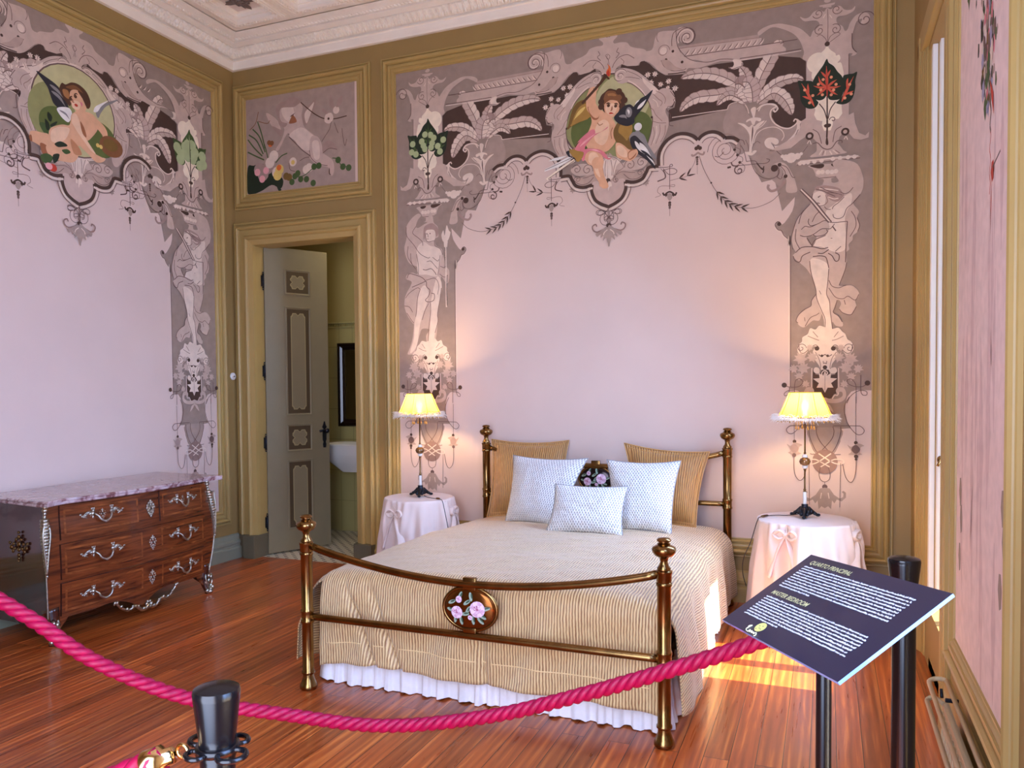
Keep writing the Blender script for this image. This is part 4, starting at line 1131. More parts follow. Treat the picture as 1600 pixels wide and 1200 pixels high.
CHERUB = """
T gd2 130 A 560,720 420,730 320,840 220,975
T gd 110 A 560,760 450,760 360,830 260,940
T ye 24 A 440,700 360,780 300,860
T gd2 95 A 850,900 880,1050 980,1180 1060,1300
T gd 100 A 900,900 950,1000 960,1120
F sk A 460,560 490,500 560,480 580,520 570,640 600,700 640,740 700,780 760,820 810,900 830,980 820,1080 810,1150 700,1260 520,1250 450,1180 460,1060 500,960 520,880 500,800 460,730 450,640
F sk3 A 600,900 680,860 740,920 720,1100 650,1180 560,1120 560,1000
F sk4 A 470,700 540,720 610,780 600,850 540,860 490,780
F sk A 480,700 530,650 600,740 610,820 560,840 500,780
L sk4 5 A 590,900 620,930 660,910
L sk4 5 A 780,960 760,1020 770,1100
F sk A 480,500 510,460 560,450 600,460 590,500 560,520 510,530
L sk4 4 A 540,470 560,500
L sk4 4 A 570,465 585,495
L hr 18 A 400,660 520,530 640,390 700,300
F hr A 680,285 745,350 725,360 700,345 640,420 600,440 620,390 660,330
F orr A 700,270 730,210 720,170 750,200 760,260 745,320 720,315
F rd A 705,290 730,240 745,290 735,320
F hr A 620,620 640,560 680,520 740,475 820,490 900,510 940,570 940,640 900,690 870,760 700,780 640,700
F hr2 A 700,520 780,500 850,530 900,580 860,620 780,580 700,600 660,640
F hr3 A 720,540 790,530 830,560 780,570 740,580
F sk A 680,640 720,590 800,600 850,640 870,700 850,770 800,820 760,835 710,810 680,740
F sk3 A 700,700 750,660 830,670 830,740 790,800 740,800 700,760
C hr 11 A 730,685 820,690
T hr 10 A 700,665 730,655 760,668
T hr 10 A 800,665 830,660 855,675
T sk4 10 A 775,690 770,740 750,750
T rd 12 A 735,785 765,780 800,790
T hr2 30 A 640,700 700,620 760,590 860,620 900,700
C hr 22 A 640,700 900,690 640,640 930,620 860,510
F bk A 800,830 870,750 930,690 1000,670 1060,700 1130,600 1200,560 1285,490 1210,640 1140,740 1060,840 1050,900 980,940 900,930 830,890
T wh 22 A 1090,730 1150,670 1200,610
T wh 12 A 1060,690 1090,640 1120,610
T gr 20 A 860,820 930,820 960,850
E gr 22 34 A 985,770
T wh 14 A 970,735 985,765 985,800
T bk 18 A 1040,720 1110,650 1190,570
F gr A 1060,930 1100,915 1130,960 1120,1010 1180,1060 1230,1180 1300,1290 1330,1360 1250,1310 1170,1250 1080,1220 1010,1160 990,1080 1030,1020 1070,1010
F bk A 1000,1100 1060,1060 1130,1120 1200,1200 1240,1290 1320,1480 1200,1360 1090,1280 1020,1200
T wh 30 A 1120,1150 1200,1260 1310,1430
T wh 24 A 1060,1130 1120,1220 1180,1290
E wh 26 26 A 1100,950
T bk 16 B 1130,200 1220,260 1310,350
F sk B 820,130 860,110 920,140 980,190 1030,200 1080,190 1100,240 1060,300 1000,340 940,330 880,310 830,270
F sk3 B 840,150 900,150 960,220 960,290 890,280 840,230
F sk4 B 970,250 1010,200 1060,190 1080,240 1040,300 990,320
F sk B 980,250 1020,210 1070,200 1080,230 1030,290 990,310
F sk B 470,210 560,200 640,250 670,340 660,420 680,520 710,590 730,640 720,670 670,670 620,650 610,600 560,520 530,400 480,380 430,290
F sk3 B 500,240 580,240 620,330 600,420 630,540 580,500 540,400 480,340
F sk4 B 560,300 620,320 640,400 600,390
C sk 40 B 590,360
F sk B 620,600 690,590 730,640 715,675 650,675
F pk B 300,190 330,120 420,70 560,0 530,-60 380,60 300,170
F pk A 720,950 640,1010 500,1060 400,1110 330,1190 310,1260 420,1260 450,1180 560,1060 700,980
F pk2 A 560,1040 440,1120 370,1200 440,1150 520,1080
F pk B 310,190 360,170 440,190 480,180 600,190 680,230 730,300 770,290 740,320 680,300 620,240 520,210 450,250 430,330 400,330 400,260 330,225
F pk2 B 460,200 560,190 640,230 600,220 520,200
F gd B 230,210 290,190 340,210 420,230 400,300 350,350 300,300 260,250
F bk B 200,230 240,210 250,270 310,300 320,350 270,340 230,280
P wh B 230,285 20,400 -60,440 -70,470 120,410 290,300
P wh B 220,270 60,300 -20,340 100,330
P c B 300,310 130,420 -50,560 -30,580 160,430 320,340
Z l 4 B 290,290 -60,450
Z l 4 B 310,330 -20,560
"""
CHERUB2 = """
E h 318 300 N 920,760
E l 312 293 N 920,760
E gy 302 284 N 920,760
E g 170 190 N 640,780
E g2 130 110 N 700,920
E g2 150 120 N 1200,1100
F bk N 430,250 560,330 700,440 770,560 830,680 850,800 780,780 690,700 640,640 600,530 560,430
T gr 22 N 620,500 720,580 800,700
T gr 22 N 600,420 700,500 780,600
F wh N 690,720 760,700 850,720 880,800 840,890 780,860 720,790
T gr 14 N 720,740 800,790 850,860
F gr N 1180,790 1190,740 1250,680 1330,640 1460,610 1380,660 1300,700 1240,780 1210,840
F wh N 1150,760 1170,700 1240,660 1340,620 1250,690 1200,760
F lg2 N 470,900 540,900 580,960 580,1040 520,1010
F lg N 580,760 630,820 620,880 590,870 570,810
F lg N 540,850 590,900 600,980 560,980
F lg N 610,920 690,880 680,920 620,950
F sk N 860,880 870,800 920,760 960,740 1050,760 1120,800 1140,900 1200,980 1110,1100 1060,1130 1000,1180 880,1200 780,1240 640,1240 560,1180 580,1080 600,980 660,940 760,920 840,930
F sk3 N 620,1000 700,950 790,950 850,980 800,1100 700,1150 620,1120
F sk N 1040,770 1130,790 1200,860 1280,940 1320,1020 1330,1100 1370,1150 1330,1170 1270,1130 1260,1060 1200,980 1130,910
F sk3 N 880,800 930,790 970,880 1000,1000 1050,1090 1120,1200 1180,1300 1120,1290 1020,1160 920,1050 880,950
F sk N 870,900 950,1020 1050,1160 1130,1260 1250,1330 1300,1350 1260,1390 1180,1390 1090,1300 980,1190 890,1070
F sk4 N 980,880 1030,960 1060,1080 1010,1030
F sk N 350,1010 420,1000 500,1020 580,1040 600,1130 640,1240 560,1260 470,1180 400,1140 360,1110
F sk4 N 340,1060 370,1050 380,1130 350,1110
F sk4 N 480,1150 560,1180 640,1260 700,1350 560,1340 500,1260
F sk N 560,1180 700,1200 880,1200 960,1290 900,1390 760,1380 640,1340 570,1270
F sk2 N 860,1100 960,1200 1000,1300 900,1280
F hr N 740,540 720,470 750,400 800,420 870,395 960,420 1050,500 1100,600 1110,680 1070,720 900,640 850,690 790,620
F hr2 N 800,450 900,430 980,480 1030,560 950,520 860,480
F hr3 N 760,480 830,500 840,600 780,560
F sk N 860,500 940,490 1010,560 1060,640 1060,700 1040,760 980,770 920,740 880,680 850,600
F sk3 N 880,640 930,620 980,660 970,730 920,730 880,700
C hr 12 N 860,600 920,570
T hr 8 N 850,580 870,570 885,580
T hr 8 N 900,545 930,535 955,550
T sk4 9 N 885,600 890,640 910,640
E rd 13 9 N 930,680
F pk N 980,640 1010,660 1000,700
F hr N 950,500 1050,560 1100,660 1090,720 1060,710 1010,600
E hr2 95 70 N 1370,1200
E gd2 60 40 N 1360,1180
C ye 14 N 1200,1180 1240,1200
F lg N 660,1160 730,1130 800,1160 820,1190 760,1200 700,1200
F lg2 N 480,1310 560,1280 640,1330 600,1400 520,1390
F lg N 640,1300 720,1290 700,1370 650,1400
F lg2 N 750,1240 820,1230 860,1270 800,1290
F lg N 560,1400 620,1440 600,1500 550,1460
E rd 28 24 N 640,1460
E pk2 24 22 N 590,1440
"""
OVERDOOR = """
P m2 M 20,190 30,180 1160,-20 1170,1060 40,1180
F st2 M 620,320 650,260 700,210 760,165 740,280 680,400 650,440 620,400
F st3 M 640,320 700,240 740,200 700,330 660,420
F st M 240,310 330,360 380,430 400,540 340,500 270,400
F st2 M 300,450 380,480 420,500 400,550 360,530
F st M 380,330 380,240 420,200 500,190 560,170 600,200 620,260 610,330 620,400 640,460 700,510 760,560 800,620 820,700 800,800 760,840 700,790 690,760 620,700 560,620 500,560 470,520 440,560 410,620 370,700 340,690 400,590 430,480 380,400
F st3 M 400,300 420,230 500,210 530,290 540,370 510,420 440,380
F st2 M 340,270 390,200 440,190 480,150 530,145 600,190 560,230 520,250 400,260 380,330 400,400 460,420 430,460 380,440 360,360
F sk4 M 480,420 550,410 555,380 520,330 500,360
T l 10 M 490,350 520,330 540,310
L l 5 M 470,530 510,550 560,520 610,480
F st3 M 480,540 600,460 700,520 760,580 720,620 700,700 600,680 540,600
L l 8 M 480,560 560,640 620,700 700,760 760,830
F st M 710,560 780,560 820,640 830,720 880,760 930,800 950,870 940,950 910,960 890,880 820,860 750,830 700,760 690,680
F st3 M 720,620 780,600 800,700 790,790 740,780
F st2 M 830,640 880,600 930,610 980,680 930,690 890,680 840,730
T d 10 M 900,880 900,940 920,960
L l 5 M 690,700 710,780 780,840 880,860
L l 5 M 830,730 900,680 980,690
L hr 8 M 600,200 680,270 760,330 850,370 960,370 1080,340
F st3 M 860,330 920,310 940,370 900,420 850,400
C st3 30 M 970,280
C hr 10 M 890,370
F st2 M 900,230 910,110 940,200 945,260
F st2 M 970,250 990,170 1035,130 1020,220
F st2 M 820,260 870,290 880,320 840,310
L l 5 M 920,400 900,480 850,560 820,610
L l 5 M 950,410 970,470 990,520
L l 5 M 1030,470 1040,560 1060,650 1080,580
F lg M 50,880 110,860 200,840 300,900 380,960 420,1020 390,1100 300,1060 180,1130 50,1150
L lg2 11 M 50,590 120,680 200,760
L lg2 11 M 60,540 140,600 210,740
L lg2 11 M 100,480 170,560 230,720
L lg2 11 M 150,400 190,520 230,680
L lg2 11 M 50,720 130,760 220,800
L lg2 9 M 210,600 240,700 260,790
L lg2 9 M 460,730 400,760 340,830
L hr2 6 M 70,490 130,420 160,300
L hr2 6 M 160,400 250,420 280,390
C st2 55 M 170,900 210,950 260,880
C pk2 30 M 150,930 240,910 200,1000
C h 46 M 350,930 320,760 280,830
C ye 42 M 380,900 360,960
C orr 24 M 375,880 285,635
C h 36 M 520,820 660,900 690,880
C ye 18 M 520,825
C gd2 30 M 450,970 480,980
C lg2 26 M 540,970 600,1000 660,1000 740,870 790,860 570,940 510,1030 730,1040 1040,870 1100,880 990,800
L lg2 7 M 930,780 990,790 1020,850 1110,880
L lg2 7 M 560,980 640,960 740,880 800,860
F lg M 350,1060 400,1110 370,1120
C hr2 20 M 270,620 300,625
L l 5 M 480,830 490,900 540,920
L l 5 M 590,810 640,780 690,770
"""
def P1(t): return parse(t, 1, 3.19)
centre, centre_h, low, brk, palm, column, cup = map(P1, (CENTRE, CENTRE_H, CENTRE_LOW, BRACKET, PALM, COLUMN, CUP))
female, shell, tail = map(P1, (FEMALE, SHELL, TAIL))
male = [(q[0], q[1], [Vector((-p.x, p.y)) for p in q[2]]) + tuple(q[3:]) for q in parse(MALE, 1, 3.19)]
rope = P1(ROPE) + rope_teeth(); leaves = palm_leaves(); edg = edges()
sprigs = sprig('330,790 430,760 470,700', 2) + sprig('800,960 900,1070 1020,1140 1200,1165', 5)
red = P1(LEAF.format(d='lg', m='lr', e='lr2', r=9, k='rd')); green = P1(LEAF.format(d='lg', m='lg2', e='lg3', r=24, k='bk')); pale = P1(LEAF.format(d='lg2', m='lg3', e='lg3', r=40, k='lg'))
pb = Paint()
for mir in (True, False): pb.add([q for q in palm if q[1] in 'm'], mir); pb.add([q for q in column[:1]], mir); 
for mir in (True, False):
    pb.add(tail[:2], mir); pb.add([q for q in palm if q[1] != 'm'], mir); pb.add(centre, mir)
for mir in (True, False):
    pb.add(leaves, mir); pb.add(rope, mir); pb.add(brk, mir); pb.add(column[1:], mir); pb.add(cup, mir)
    pb.add(male if mir else female, mir); pb.add(shell, mir); pb.add(tail[2:], mir)
    pb.add(centre_h, mir); pb.add(low, mir); pb.add(sprigs, mir); pb.add(edg, mir); pb.add(green if mir else red, mir)
pb.add(parse(CHERUB, 1, 3.19))
def panel(name, ax, a0, a1, z0, z1, nrm, parent, m='field'):
    bm = B(); h = .0008 * nrm
    P = lambda a, z: (a, h, z) if ax == 1 else (h, a, z)
    f = bm.faces.new([bm.verts.new(P(a, z)) for a, z in ((a0, z0), (a1, z0), (a1, z1), (a0, z1))])
    bm.normal_update(); wv = Vector((0, 0, 0)); wv[ax] = nrm
    if f.normal.dot(wv) < 0: f.normal_flip()
    return obj(name, bm, M[m], parent)
MU = pb.build('painted_decoration', 1, 3.19, -1, wb, clip=(-1.66, 1.65, .4, 3.785))
panel('painted_field', 1, 1.53, 4.84, .40, 3.785, -1, wb)
ov = Paint(); ov.add(parse(OVERDOOR, 1, 0)); ov.build('painted_overdoor', 1, 0, -1, wb, clip=(.125, 1.2, 3.0, 3.78))
panel('painted_field', 1, .12, 1.2, 3.0, 3.78, -1, wb)
pl_ = Paint(); SH = -.395
wl = bpy.data.objects['wall_left']
for mir in (True, False): pl_.add([q for q in palm if q[1] in 'm'], mir, SH); pl_.add(column[:1], mir, SH)
for mir in (True, False): pl_.add(tail[:2], mir, SH); pl_.add([q for q in palm if q[1] != 'm'], mir, SH); pl_.add(centre, mir)
for mir in (True, False):
    pl_.add(leaves, mir, SH); pl_.add(rope[-14:], mir, SH); pl_.add(brk, mir); pl_.add(column[1:], mir, SH); pl_.add(cup, mir, SH)
    pl_.add(female, mir, SH); pl_.add(shell, mir, SH); pl_.add(tail[2:], mir, SH); pl_.add(centre_h, mir)
    pl_.add([q for q in low if max(p.x for p in q[2]) < .75], mir); pl_.add(edg[:9], mir); pl_.add(pale, mir, SH)
pl_.add(parse(CHERUB2, 0, -1.49))
pl_.build('painted_decoration', 0, -1.49, 1, wl, clip=(-1.24, 1.24, .4, 3.785))
panel('painted_field', 0, -2.73, -.24, .40, 3.785, 1, wl)
# faded climbing-flower painting on the near right wall
rp_ = Paint(); rg = random.Random(5); WR = bpy.data.objects['wall_right']
sh = [('F', 'rw', [Vector(p) for p in ((-2.78, .38), (-1.76, .38), (-1.76, 3.79), (-2.78, 3.79))])]
for i in range(330):
    v = 3.3 - rg.random() * 1.0; y = -2.36 + rg.gauss(0, .13) * (.25 + max(0, v - 2.3) * 1.1); s = rg.uniform(.012, .034)
    c = rg.choice(['lg2', 'dk', 'gd2', 'pk', 'm', 'lg2', 'l', 'st2', 'v', 'h'])
    sh.append(('F', c, [Vector((y + math.cos(a) * s * rg.uniform(.5, 1), v + math.sin(a) * s * rg.uniform(.6, 1.6))) for a in (0, 1.1, 2.2, 3.4, 4.4, 5.4)]))
for k in range(26):
    v = 2.32 - k * .012; sh.append(('L', 'l' if k < 10 else 'rd', [Vector((-2.40 + .008 * math.sin(k), v)), Vector((-2.40 + .008 * math.sin(k + 1), v - .013))], .014 if k < 10 else .007))
sh.append(('F', 'rd', [Vector((-2.44 + math.cos(a) * .03, 2.07 + math.sin(a) * .035)) for a in range(6)]))
sh.append(('T', 'rd', [Vector((-2.40, 2.36)), Vector((-2.44, 2.30)), Vector((-2.46, 2.24))], .03))
sh.append(('L', 'l', [Vector((-2.44, 2.08)), Vector((-2.56, 2.10))], .008))
for y, v in ((-1.9, .9), (-1.88, 1.0), (-1.87, .75), (-2.65, 1.05), (-2.67, .95), (-2.62, .8)):
    sh.append(('F', 'm', [Vector((y + math.cos(a) * .03, v + math.sin(a) * .06)) for a in range(6)]))
sh.append(('T', 'rd', [Vector((-2.43, 2.04)), Vector((-2.42, 1.96)), Vector((-2.42, 1.88))], .014))
for k in range(26):
    y = rg.uniform(-2.7, -1.8); v = rg.uniform(.6, 2.4); sh.insert(1, ('T', 'rw2', [Vector((y, v)), Vector((y + rg.uniform(-.02, .02), v - .25)), Vector((y, v - .5))], rg.uniform(.03, .09)))
rp_.sh = sh
rw = rp_.build('painted_panel', 0, 0, 1, None); rw.location = (0, 0, 0)
for v in rw.data.vertices: v.co.x = RX - v.co.x
rw.data.flip_normals(); rw.parent = WR
# ------------------------------------------------------------------ cloth materials
def cloth(name, c1, c2, mode, scale=90, rough=.6, sheen=.3, bump=.5):
    m = mat(name, c1, rough, sheen=sheen); nt, b, N, L = nodes(m)
    uv = N('UVMap'); uv.uv_map = 'uv'
    if mode == 'rib':                     # fine irregular pleated ribs running along v
        sep = N('SeparateXYZ'); L(uv.outputs[0], sep.inputs[0])
        nz = N('TexNoise'); nz.inputs['Scale'].default_value = 16; nz.inputs['Detail'].default_value = 3; L(uv.outputs[0], nz.inputs['Vector'])
        ma = N('Math'); ma.operation = 'MULTIPLY_ADD'; ma.inputs[1].default_value = .009; L(nz.outputs[0], ma.inputs[0]); L(sep.outputs[0], ma.inputs[2])
        mu = N('Math'); mu.operation = 'MULTIPLY'; mu.inputs[1].default_value = scale * 2 * PI; L(ma.outputs[0], mu.inputs[0])
        sn = N('Math'); sn.operation = 'SINE'; L(mu.outputs[0], sn.inputs[0]); h = sn.outputs[0]
        br = N('TexNoise'); br.inputs['Scale'].default_value = 40; mp = N('Mapping'); mp.inputs['Scale'].default_value = (3, .6, 1); L(uv.outputs[0], mp.inputs[0]); L(mp.outputs[0], br.inputs['Vector'])
        m2 = N('Math'); m2.operation = 'MULTIPLY_ADD'; m2.inputs[1].default_value = 1.6; L(br.outputs[0], m2.inputs[0]); L(h, m2.inputs[2]); h2 = m2.outputs[0]
        rp = N('MapRange'); rp.inputs[1].default_value = -.6; rp.inputs[2].default_value = 1.5; L(h2, rp.inputs[0])
    else:                                 # honeycomb knit
        vo = N('TexVoronoi'); vo.inputs['Scale'].default_value = scale; vo.inputs['Randomness'].default_value = .12; mp = N('Mapping'); mp.inputs['Scale'].default_value = (1.35, .8, 1); mp.inputs['Rotation'].default_value = (0, 0, .78 if mode == 'knit' else 0)
        L(uv.outputs[0], mp.inputs[0]); L(mp.outputs[0], vo.inputs['Vector']); h2 = vo.outputs['Distance']
        rp = N('MapRange'); rp.inputs[1].default_value = .12; rp.inputs[2].default_value = .5; L(h2, rp.inputs[0])
    mx = N('Mix'); mx.data_type = 'RGBA'; L(rp.outputs[0], mx.inputs[0]); mx.inputs[6].default_value = c2; mx.inputs[7].default_value = c1
    L(mx.outputs[2], b.inputs['Base Color'])
    bp = N('Bump'); bp.inputs['Strength'].default_value = bump; bp.inputs['Distance'].default_value = .004; L(rp.outputs[0], bp.inputs['Height']); L(bp.outputs[0], b.inputs['Normal'])
    return m
M['cover'] = cloth('gold_ribbed_silk', srgb(232, 200, 144), srgb(132, 82, 42), 'rib', 78, .42, .3, .8)
M['goldpillow'] = cloth('gold_ribbed_pillow_silk', srgb(196, 146, 80), srgb(120, 74, 34), 'rib', 70, .45, .3, .8)
M['knit'] = cloth('white_honeycomb_knit', srgb(240, 238, 236), srgb(150, 148, 150), 'knit', 62, .7, .2, .8)
M['valance'] = mat('white_voile', srgb(236, 230, 232), .8, noise=.04, nscale=40)
M['linen'] = mat('blush_table_linen', srgb(242, 220, 208), .7, noise=.03, sheen=.2)
def uvgrid(name, P, nu, nv, m, parent=None, uvs=(1, 1), skip=None, close=None, thick=0, uvf=None):
    bm = B(); uvl = bm.loops.layers.uv.new('uv'); V = {}
    for j in range(nv + 1):
        for i in range(nu + 1): V[i, j] = bm.verts.new(P(i / nu, j / nv))
    for j in range(nv):
        for i in range(nu):
            if skip and skip((i + .5) / nu, (j + .5) / nv): continue
            f = bm.faces.new((V[i, j], V[i + 1, j], V[i + 1, j + 1], V[i, j + 1])); f.smooth = True
            for lp, (a, c) in zip(f.loops, ((i, j), (i + 1, j), (i + 1, j + 1), (i, j + 1))):
                lp[uvl].uv = uvf(a / nu, c / nv) if uvf else (a / nu * uvs[0], c / nv * uvs[1])
    for v in list(bm.verts):
        if not v.link_faces: bm.verts.remove(v)
    o = obj(name, bm, m, parent)
    if thick:
        s = o.modifiers.new('thickness', 'SOLIDIFY'); s.thickness = thick; s.offset = -1
    return o
from mathutils import noise as mn
def nz(x, y, z=0): return mn.noise(Vector((x, y, z)))
# ------------------------------------------------------------------ bedstead
BX0, BX1, BY0, BY1 = 2.317, 3.990, -2.2355, -.1313
def finial(zt):      # zt = very top
    return [(.0275, zt - .192), (.031, zt - .188), (.031, zt - .178), (.0275, zt - .175), (.030, zt - .17), (.030, zt - .142), (.033, zt - .139), (.033, zt - .131), (.026, zt - .127), (.027, zt - .12), (.018, zt - .108), (.0145, zt - .094), (.018, zt - .08), (.03, zt - .073), (.036, zt - .07), (.045, zt - .058), (.0475, zt - .048), (.044, zt - .038), (.03, zt - .031), (.024, zt - .028), (.026, zt - .024), (.02, zt - .021), (.019, zt - .018), (.027, zt - .015), (.028, zt - .01), (.022, zt - .003), (.001, zt)]
def post(x, y, zt, zl, parent):
    bm = B()
    pr = [(.001, 0), (.036, 0), (.041, .006), (.041, .018), (.034, .032), (.026, .055), (.025, .07), (.031, .075), (.031, .083), (.0265, .088)]
    pr += [(.0265, zl - .035), (.031, zl - .03), (.031, zl - .02), (.0285, zl - .016), (.0285, zl + .016), (.031, zl + .02), (.031, zl + .03), (.0265, zl + .035)]
    lathe(bm, pr + finial(zt), (x, y, 0), 28)
    return obj('post', bm, M['brass'], parent, True, .9)
bed = thing('brass_bedstead', ((BX0 + BX1) / 2, (BY0 + BY1) / 2, 0), 'antique brass double bedstead with curved end rails and rose-painted oval medallions', 'bed')
for x in (BX0, BX1): post(x, BY0, .8225, .345, bed); post(x, BY1, 1.136, .65, bed)
def rail(y, zs, r, name):
    bm = B(); n = 36; P = []
    for i in range(n + 1):
        t = i / n; x = BX0 + .02 + (BX1 - BX0 - .04) * t
        P.append((x, y, zs(t)))
    tube(bm, P, r, 12, flat=1.0)
    # beaded highlight line along the tube
    tube(bm, [(p[0], p[1] - r * .75, p[2] + r * .62) for p in P], r * .16, 6)
    return obj(name, bm, M['brass'], bed, True)
sag = lambda e, m: (lambda t: e - (e - m) * (math.sin(PI * t) ** .85))
rail(BY0, sag(.678, .566), .0175, 'curved_rail'); rail(BY0, lambda t: .343, .0165, 'lower_rail')
rail(BY1, sag(.975, .865), .0175, 'curved_rail'); rail(BY1, lambda t: .648, .0165, 'lower_rail')
M['rose'] = mat('painted_roses', srgb(226, 180, 206), .35, noise=.3, nscale=160)
M['roselt'] = mat('pale_rose_petals', srgb(240, 214, 230), .35)
M['rosedk'] = mat('dark_rose_petals', srgb(176, 96, 132), .35)
M['roseleaf'] = mat('painted_rose_leaves', srgb(150, 170, 150), .4); M['roseleafd'] = mat('dark_painted_leaves', srgb(58, 80, 60), .4)
def medallion(cx, y, cz, rx, rz, dark):
    bm = B(); n = 40
    rim = [(cx + rx * math.cos(2 * PI * i / n), y, cz + rz * math.sin(2 * PI * i / n)) for i in range(n)]
    tube(bm, rim, .0085, 10, closed=True)
    for s in (1, -1): box(bm, (cx - .03, y - .012, cz + s * rz - .012), (cx + .03, y + .012, cz + s * rz + .012 + (.03 if s > 0 else 0)), bev=.004)
    o = obj('medallion', bm, M['brass'], bed, True, .7)
    bm = B()
    for k in range(6):
        pass
    prof = [(1.0, 0), (.96, -.006), (.8, -.012), (.5, -.017), (.25, -.019), (.001, -.0195)]
    for side in (1, -1):
        rings = [[bm.verts.new((cx + rx * r * math.cos(2 * PI * i / n), y + d * side, cz + rz * r * math.sin(2 * PI * i / n))) for i in range(n)] for r, d in prof]
        for a, b_ in zip(rings, rings[1:]):
            for i in range(n): bm.faces.new((a[i], a[(i + 1) % n], b_[(i + 1) % n], b_[i]))
    bmesh.ops.recalc_face_normals(bm, faces=bm.faces)
    obj('medallion_plate', bm, dark, o, True)
    bm = B(); yy = y - .0195
    def petal(x, z, r1, r2, a, mi, d=0):
        x, z, r1, r2 = x * 1.12, z * 1.25, r1 * 1.3, r2 * 1.3
        vs = []
        for i in range(10):
            t = 2 * PI * i / 10; u = r1 * math.cos(t); v = r2 * math.sin(t)
            X = x + u * math.cos(a) - v * math.sin(a); Z = z + u * math.sin(a) + v * math.cos(a)
            dd = 1 - min(1, ((X) / rx) ** 2 + ((Z) / rz) ** 2); vs.append(bm.verts.new((cx + X, y - .0215 * max(.3, dd ** .4) - d - .0006, cz + Z)))
        f = bm.faces.new(vs); f.material_index = mi
    for x, z, a in ((-.07, .022, .4), (-.075, -.005, -.2), (-.035, .045, 1.2), (.01, .045, 1.8), (-.005, .025, .6), (.06, .005, 0), (.072, .008, .2), (.058, -.02, -.5), (.05, -.035, -.8), (.02, -.035, -1.5), (-.055, -.035, -1.8), (-.03, -.04, -1.4), (-.012, -.015, .2), (.0, .0, 1.0)):
        petal(x, z, .015, .006, a, 3); petal(x + .004, z + .003, .009, .003, a, 4, .0004)
    for fx, fz, R_ in ((.038, .004, .033), (-.048, -.012, .026), (-.04, .033, .014), (.008, -.026, .01)):
        for k in range(8):
            a = k * PI / 4 + .3; petal(fx + math.cos(a) * R_ * .55, fz + math.sin(a) * R_ * .5, R_ * .5, R_ * .34, a + PI / 2, k % 2, .0008)
        for k in range(5):
            a = k * 2 * PI / 5; petal(fx + math.cos(a) * R_ * .25, fz + math.sin(a) * R_ * .25, R_ * .3, R_ * .18, a + PI / 2, (0, 1, 2, 1, 0)[k], .0014)
        petal(fx, fz, R_ * .16, R_ * .12, 0, 2, .002)
    for f in bm.faces:
        if f.normal.y > 0: f.normal_flip()
    obj('painted_roses', bm, [M['rose'], M['roselt'], M['rosedk'], M['roseleaf'], M['roseleafd']], o)
M['plate'] = mat('polished_brown_metal', srgb(120, 68, 26), .16, .85)
M['plated'] = mat('polished_dark_metal', srgb(42, 34, 34), .16, .7)
medallion(3.158, BY0, .461, .125, .093, M['plate']); medallion(3.125, BY1, .775, .118, .085, M['plated'])
# side rails of the bed (under the cover)
for x in (BX0 + .07, BX1 - .07):
    bm = B(); box(bm, (x - .01, BY0 + .06, .24), (x + .01, BY1 - .02, .31)); obj('side_rail', bm, M['darkbrass'], bed)
# mattress
CXM = (BX0 + BX1) / 2
bm = B(); box(bm, (BX0 + .10, BY0 + .17, .27), (BX1 - .10, BY1 - .10, .46), bev=.04)
t_ = obj('mattress', bm, M['valance']); tag(t_, 'white mattress on the brass bed hidden beneath the gold bedspread', 'mattress')
bm = B()
# bedspread: one sheet, cut round the two foot posts
HW = .86; SF = .45; LT = 1.98; FF = .40
YH = BY1 - .05
def topz(u, t):     # t metres from the head, u metres from the middle
    z = .515 + .042 * min(1, t / .9) - .03 * (abs(u) / .8) ** 4 + .006 * nz(u * 5, t * 5) + .003 * nz(u * 14, t * 14, 3)
    z += .010 * math.exp(-((abs(u) - .3) / .22) ** 2) * math.exp(-((t - .25) / .25) ** 2)
    return z
def coverP(fu, ft):
    s = (fu - .5) * 2 * (HW + SF); t = ft * (LT + FF)
    a = abs(s); sg = 1 if s >= 0 else -1; R_ = .085
    tt = min(t, LT)
    def fall(d, R2):   # distance past the edge -> (outward, down)
        if d <= 0: return d, 0
        if d < R2 * PI / 2: an = d / R2; return R2 * math.sin(an), R2 * (1 - math.cos(an))
        return R2 + (d - R2 * PI / 2) * .06, R2 + (d - R2 * PI / 2)
    ox, dx = fall(a - (HW - R_), R_); oy, dy = fall(t - (LT - R_), R_)
    x = CXM + sg * (HW - R_ + ox); y = YH - (LT - R_ + oy)
    z = topz(min(a, HW) * sg, tt) - dx - dy
    # soft folds in the falls
    if dx > .02:
        k = min(1, dx / .25); x += sg * k * (.014 * math.sin(t * 11 + sg) + .010 * math.sin(t * 23 + 2) + .012 * nz(t * 3, 1, sg))
        if sg > 0: x += k * .03 * math.exp(-((t - 1.75) / .3) ** 2); z += -.03 * k * math.exp(-((t - 2.0) / .15) ** 2)
        if sg < 0: x -= k * .085 * math.exp(-((t - 1.93) / .12) ** 2)
    if dy > .02:
        k = min(1, dy / .2); f_ = .008 * math.sin(s * 17 + dy * 9) + .005 * math.sin(s * 31 + 1 + dy * 14) + .008 * nz(s * 4, dy * 5, 5)
        y -= k * f_
        wr = math.exp(-((s + .58 - dy * .45) / .018) ** 2) + math.exp(-((s + .70 - dy * .42) / .016) ** 2) + .7 * math.exp(-((s - .0 - dy * .1) / .02) ** 2)
        y += .034 * wr * k + .010 * k * max(0, math.sin(s * 9 + dy * 16 + 4 * nz(s * 2, 3)))
        y = max(y, BY0 + .022)
        z -= .012 * math.sin(s * 3 + 1) * k
    z = max(z, .085)
    return (x, y, z)
def cskip(fu, ft):
    s = abs((fu - .5) * 2 * (HW + SF)); t = ft * (LT + FF)
    return t > LT - .02 and s > HW - .05
cov = uvgrid('bedspread', coverP, 190, 170, M['cover'], None, skip=cskip, thick=.006, uvf=lambda a, c: ((a - .5) * 2 * (HW + SF), c * (LT + FF)))
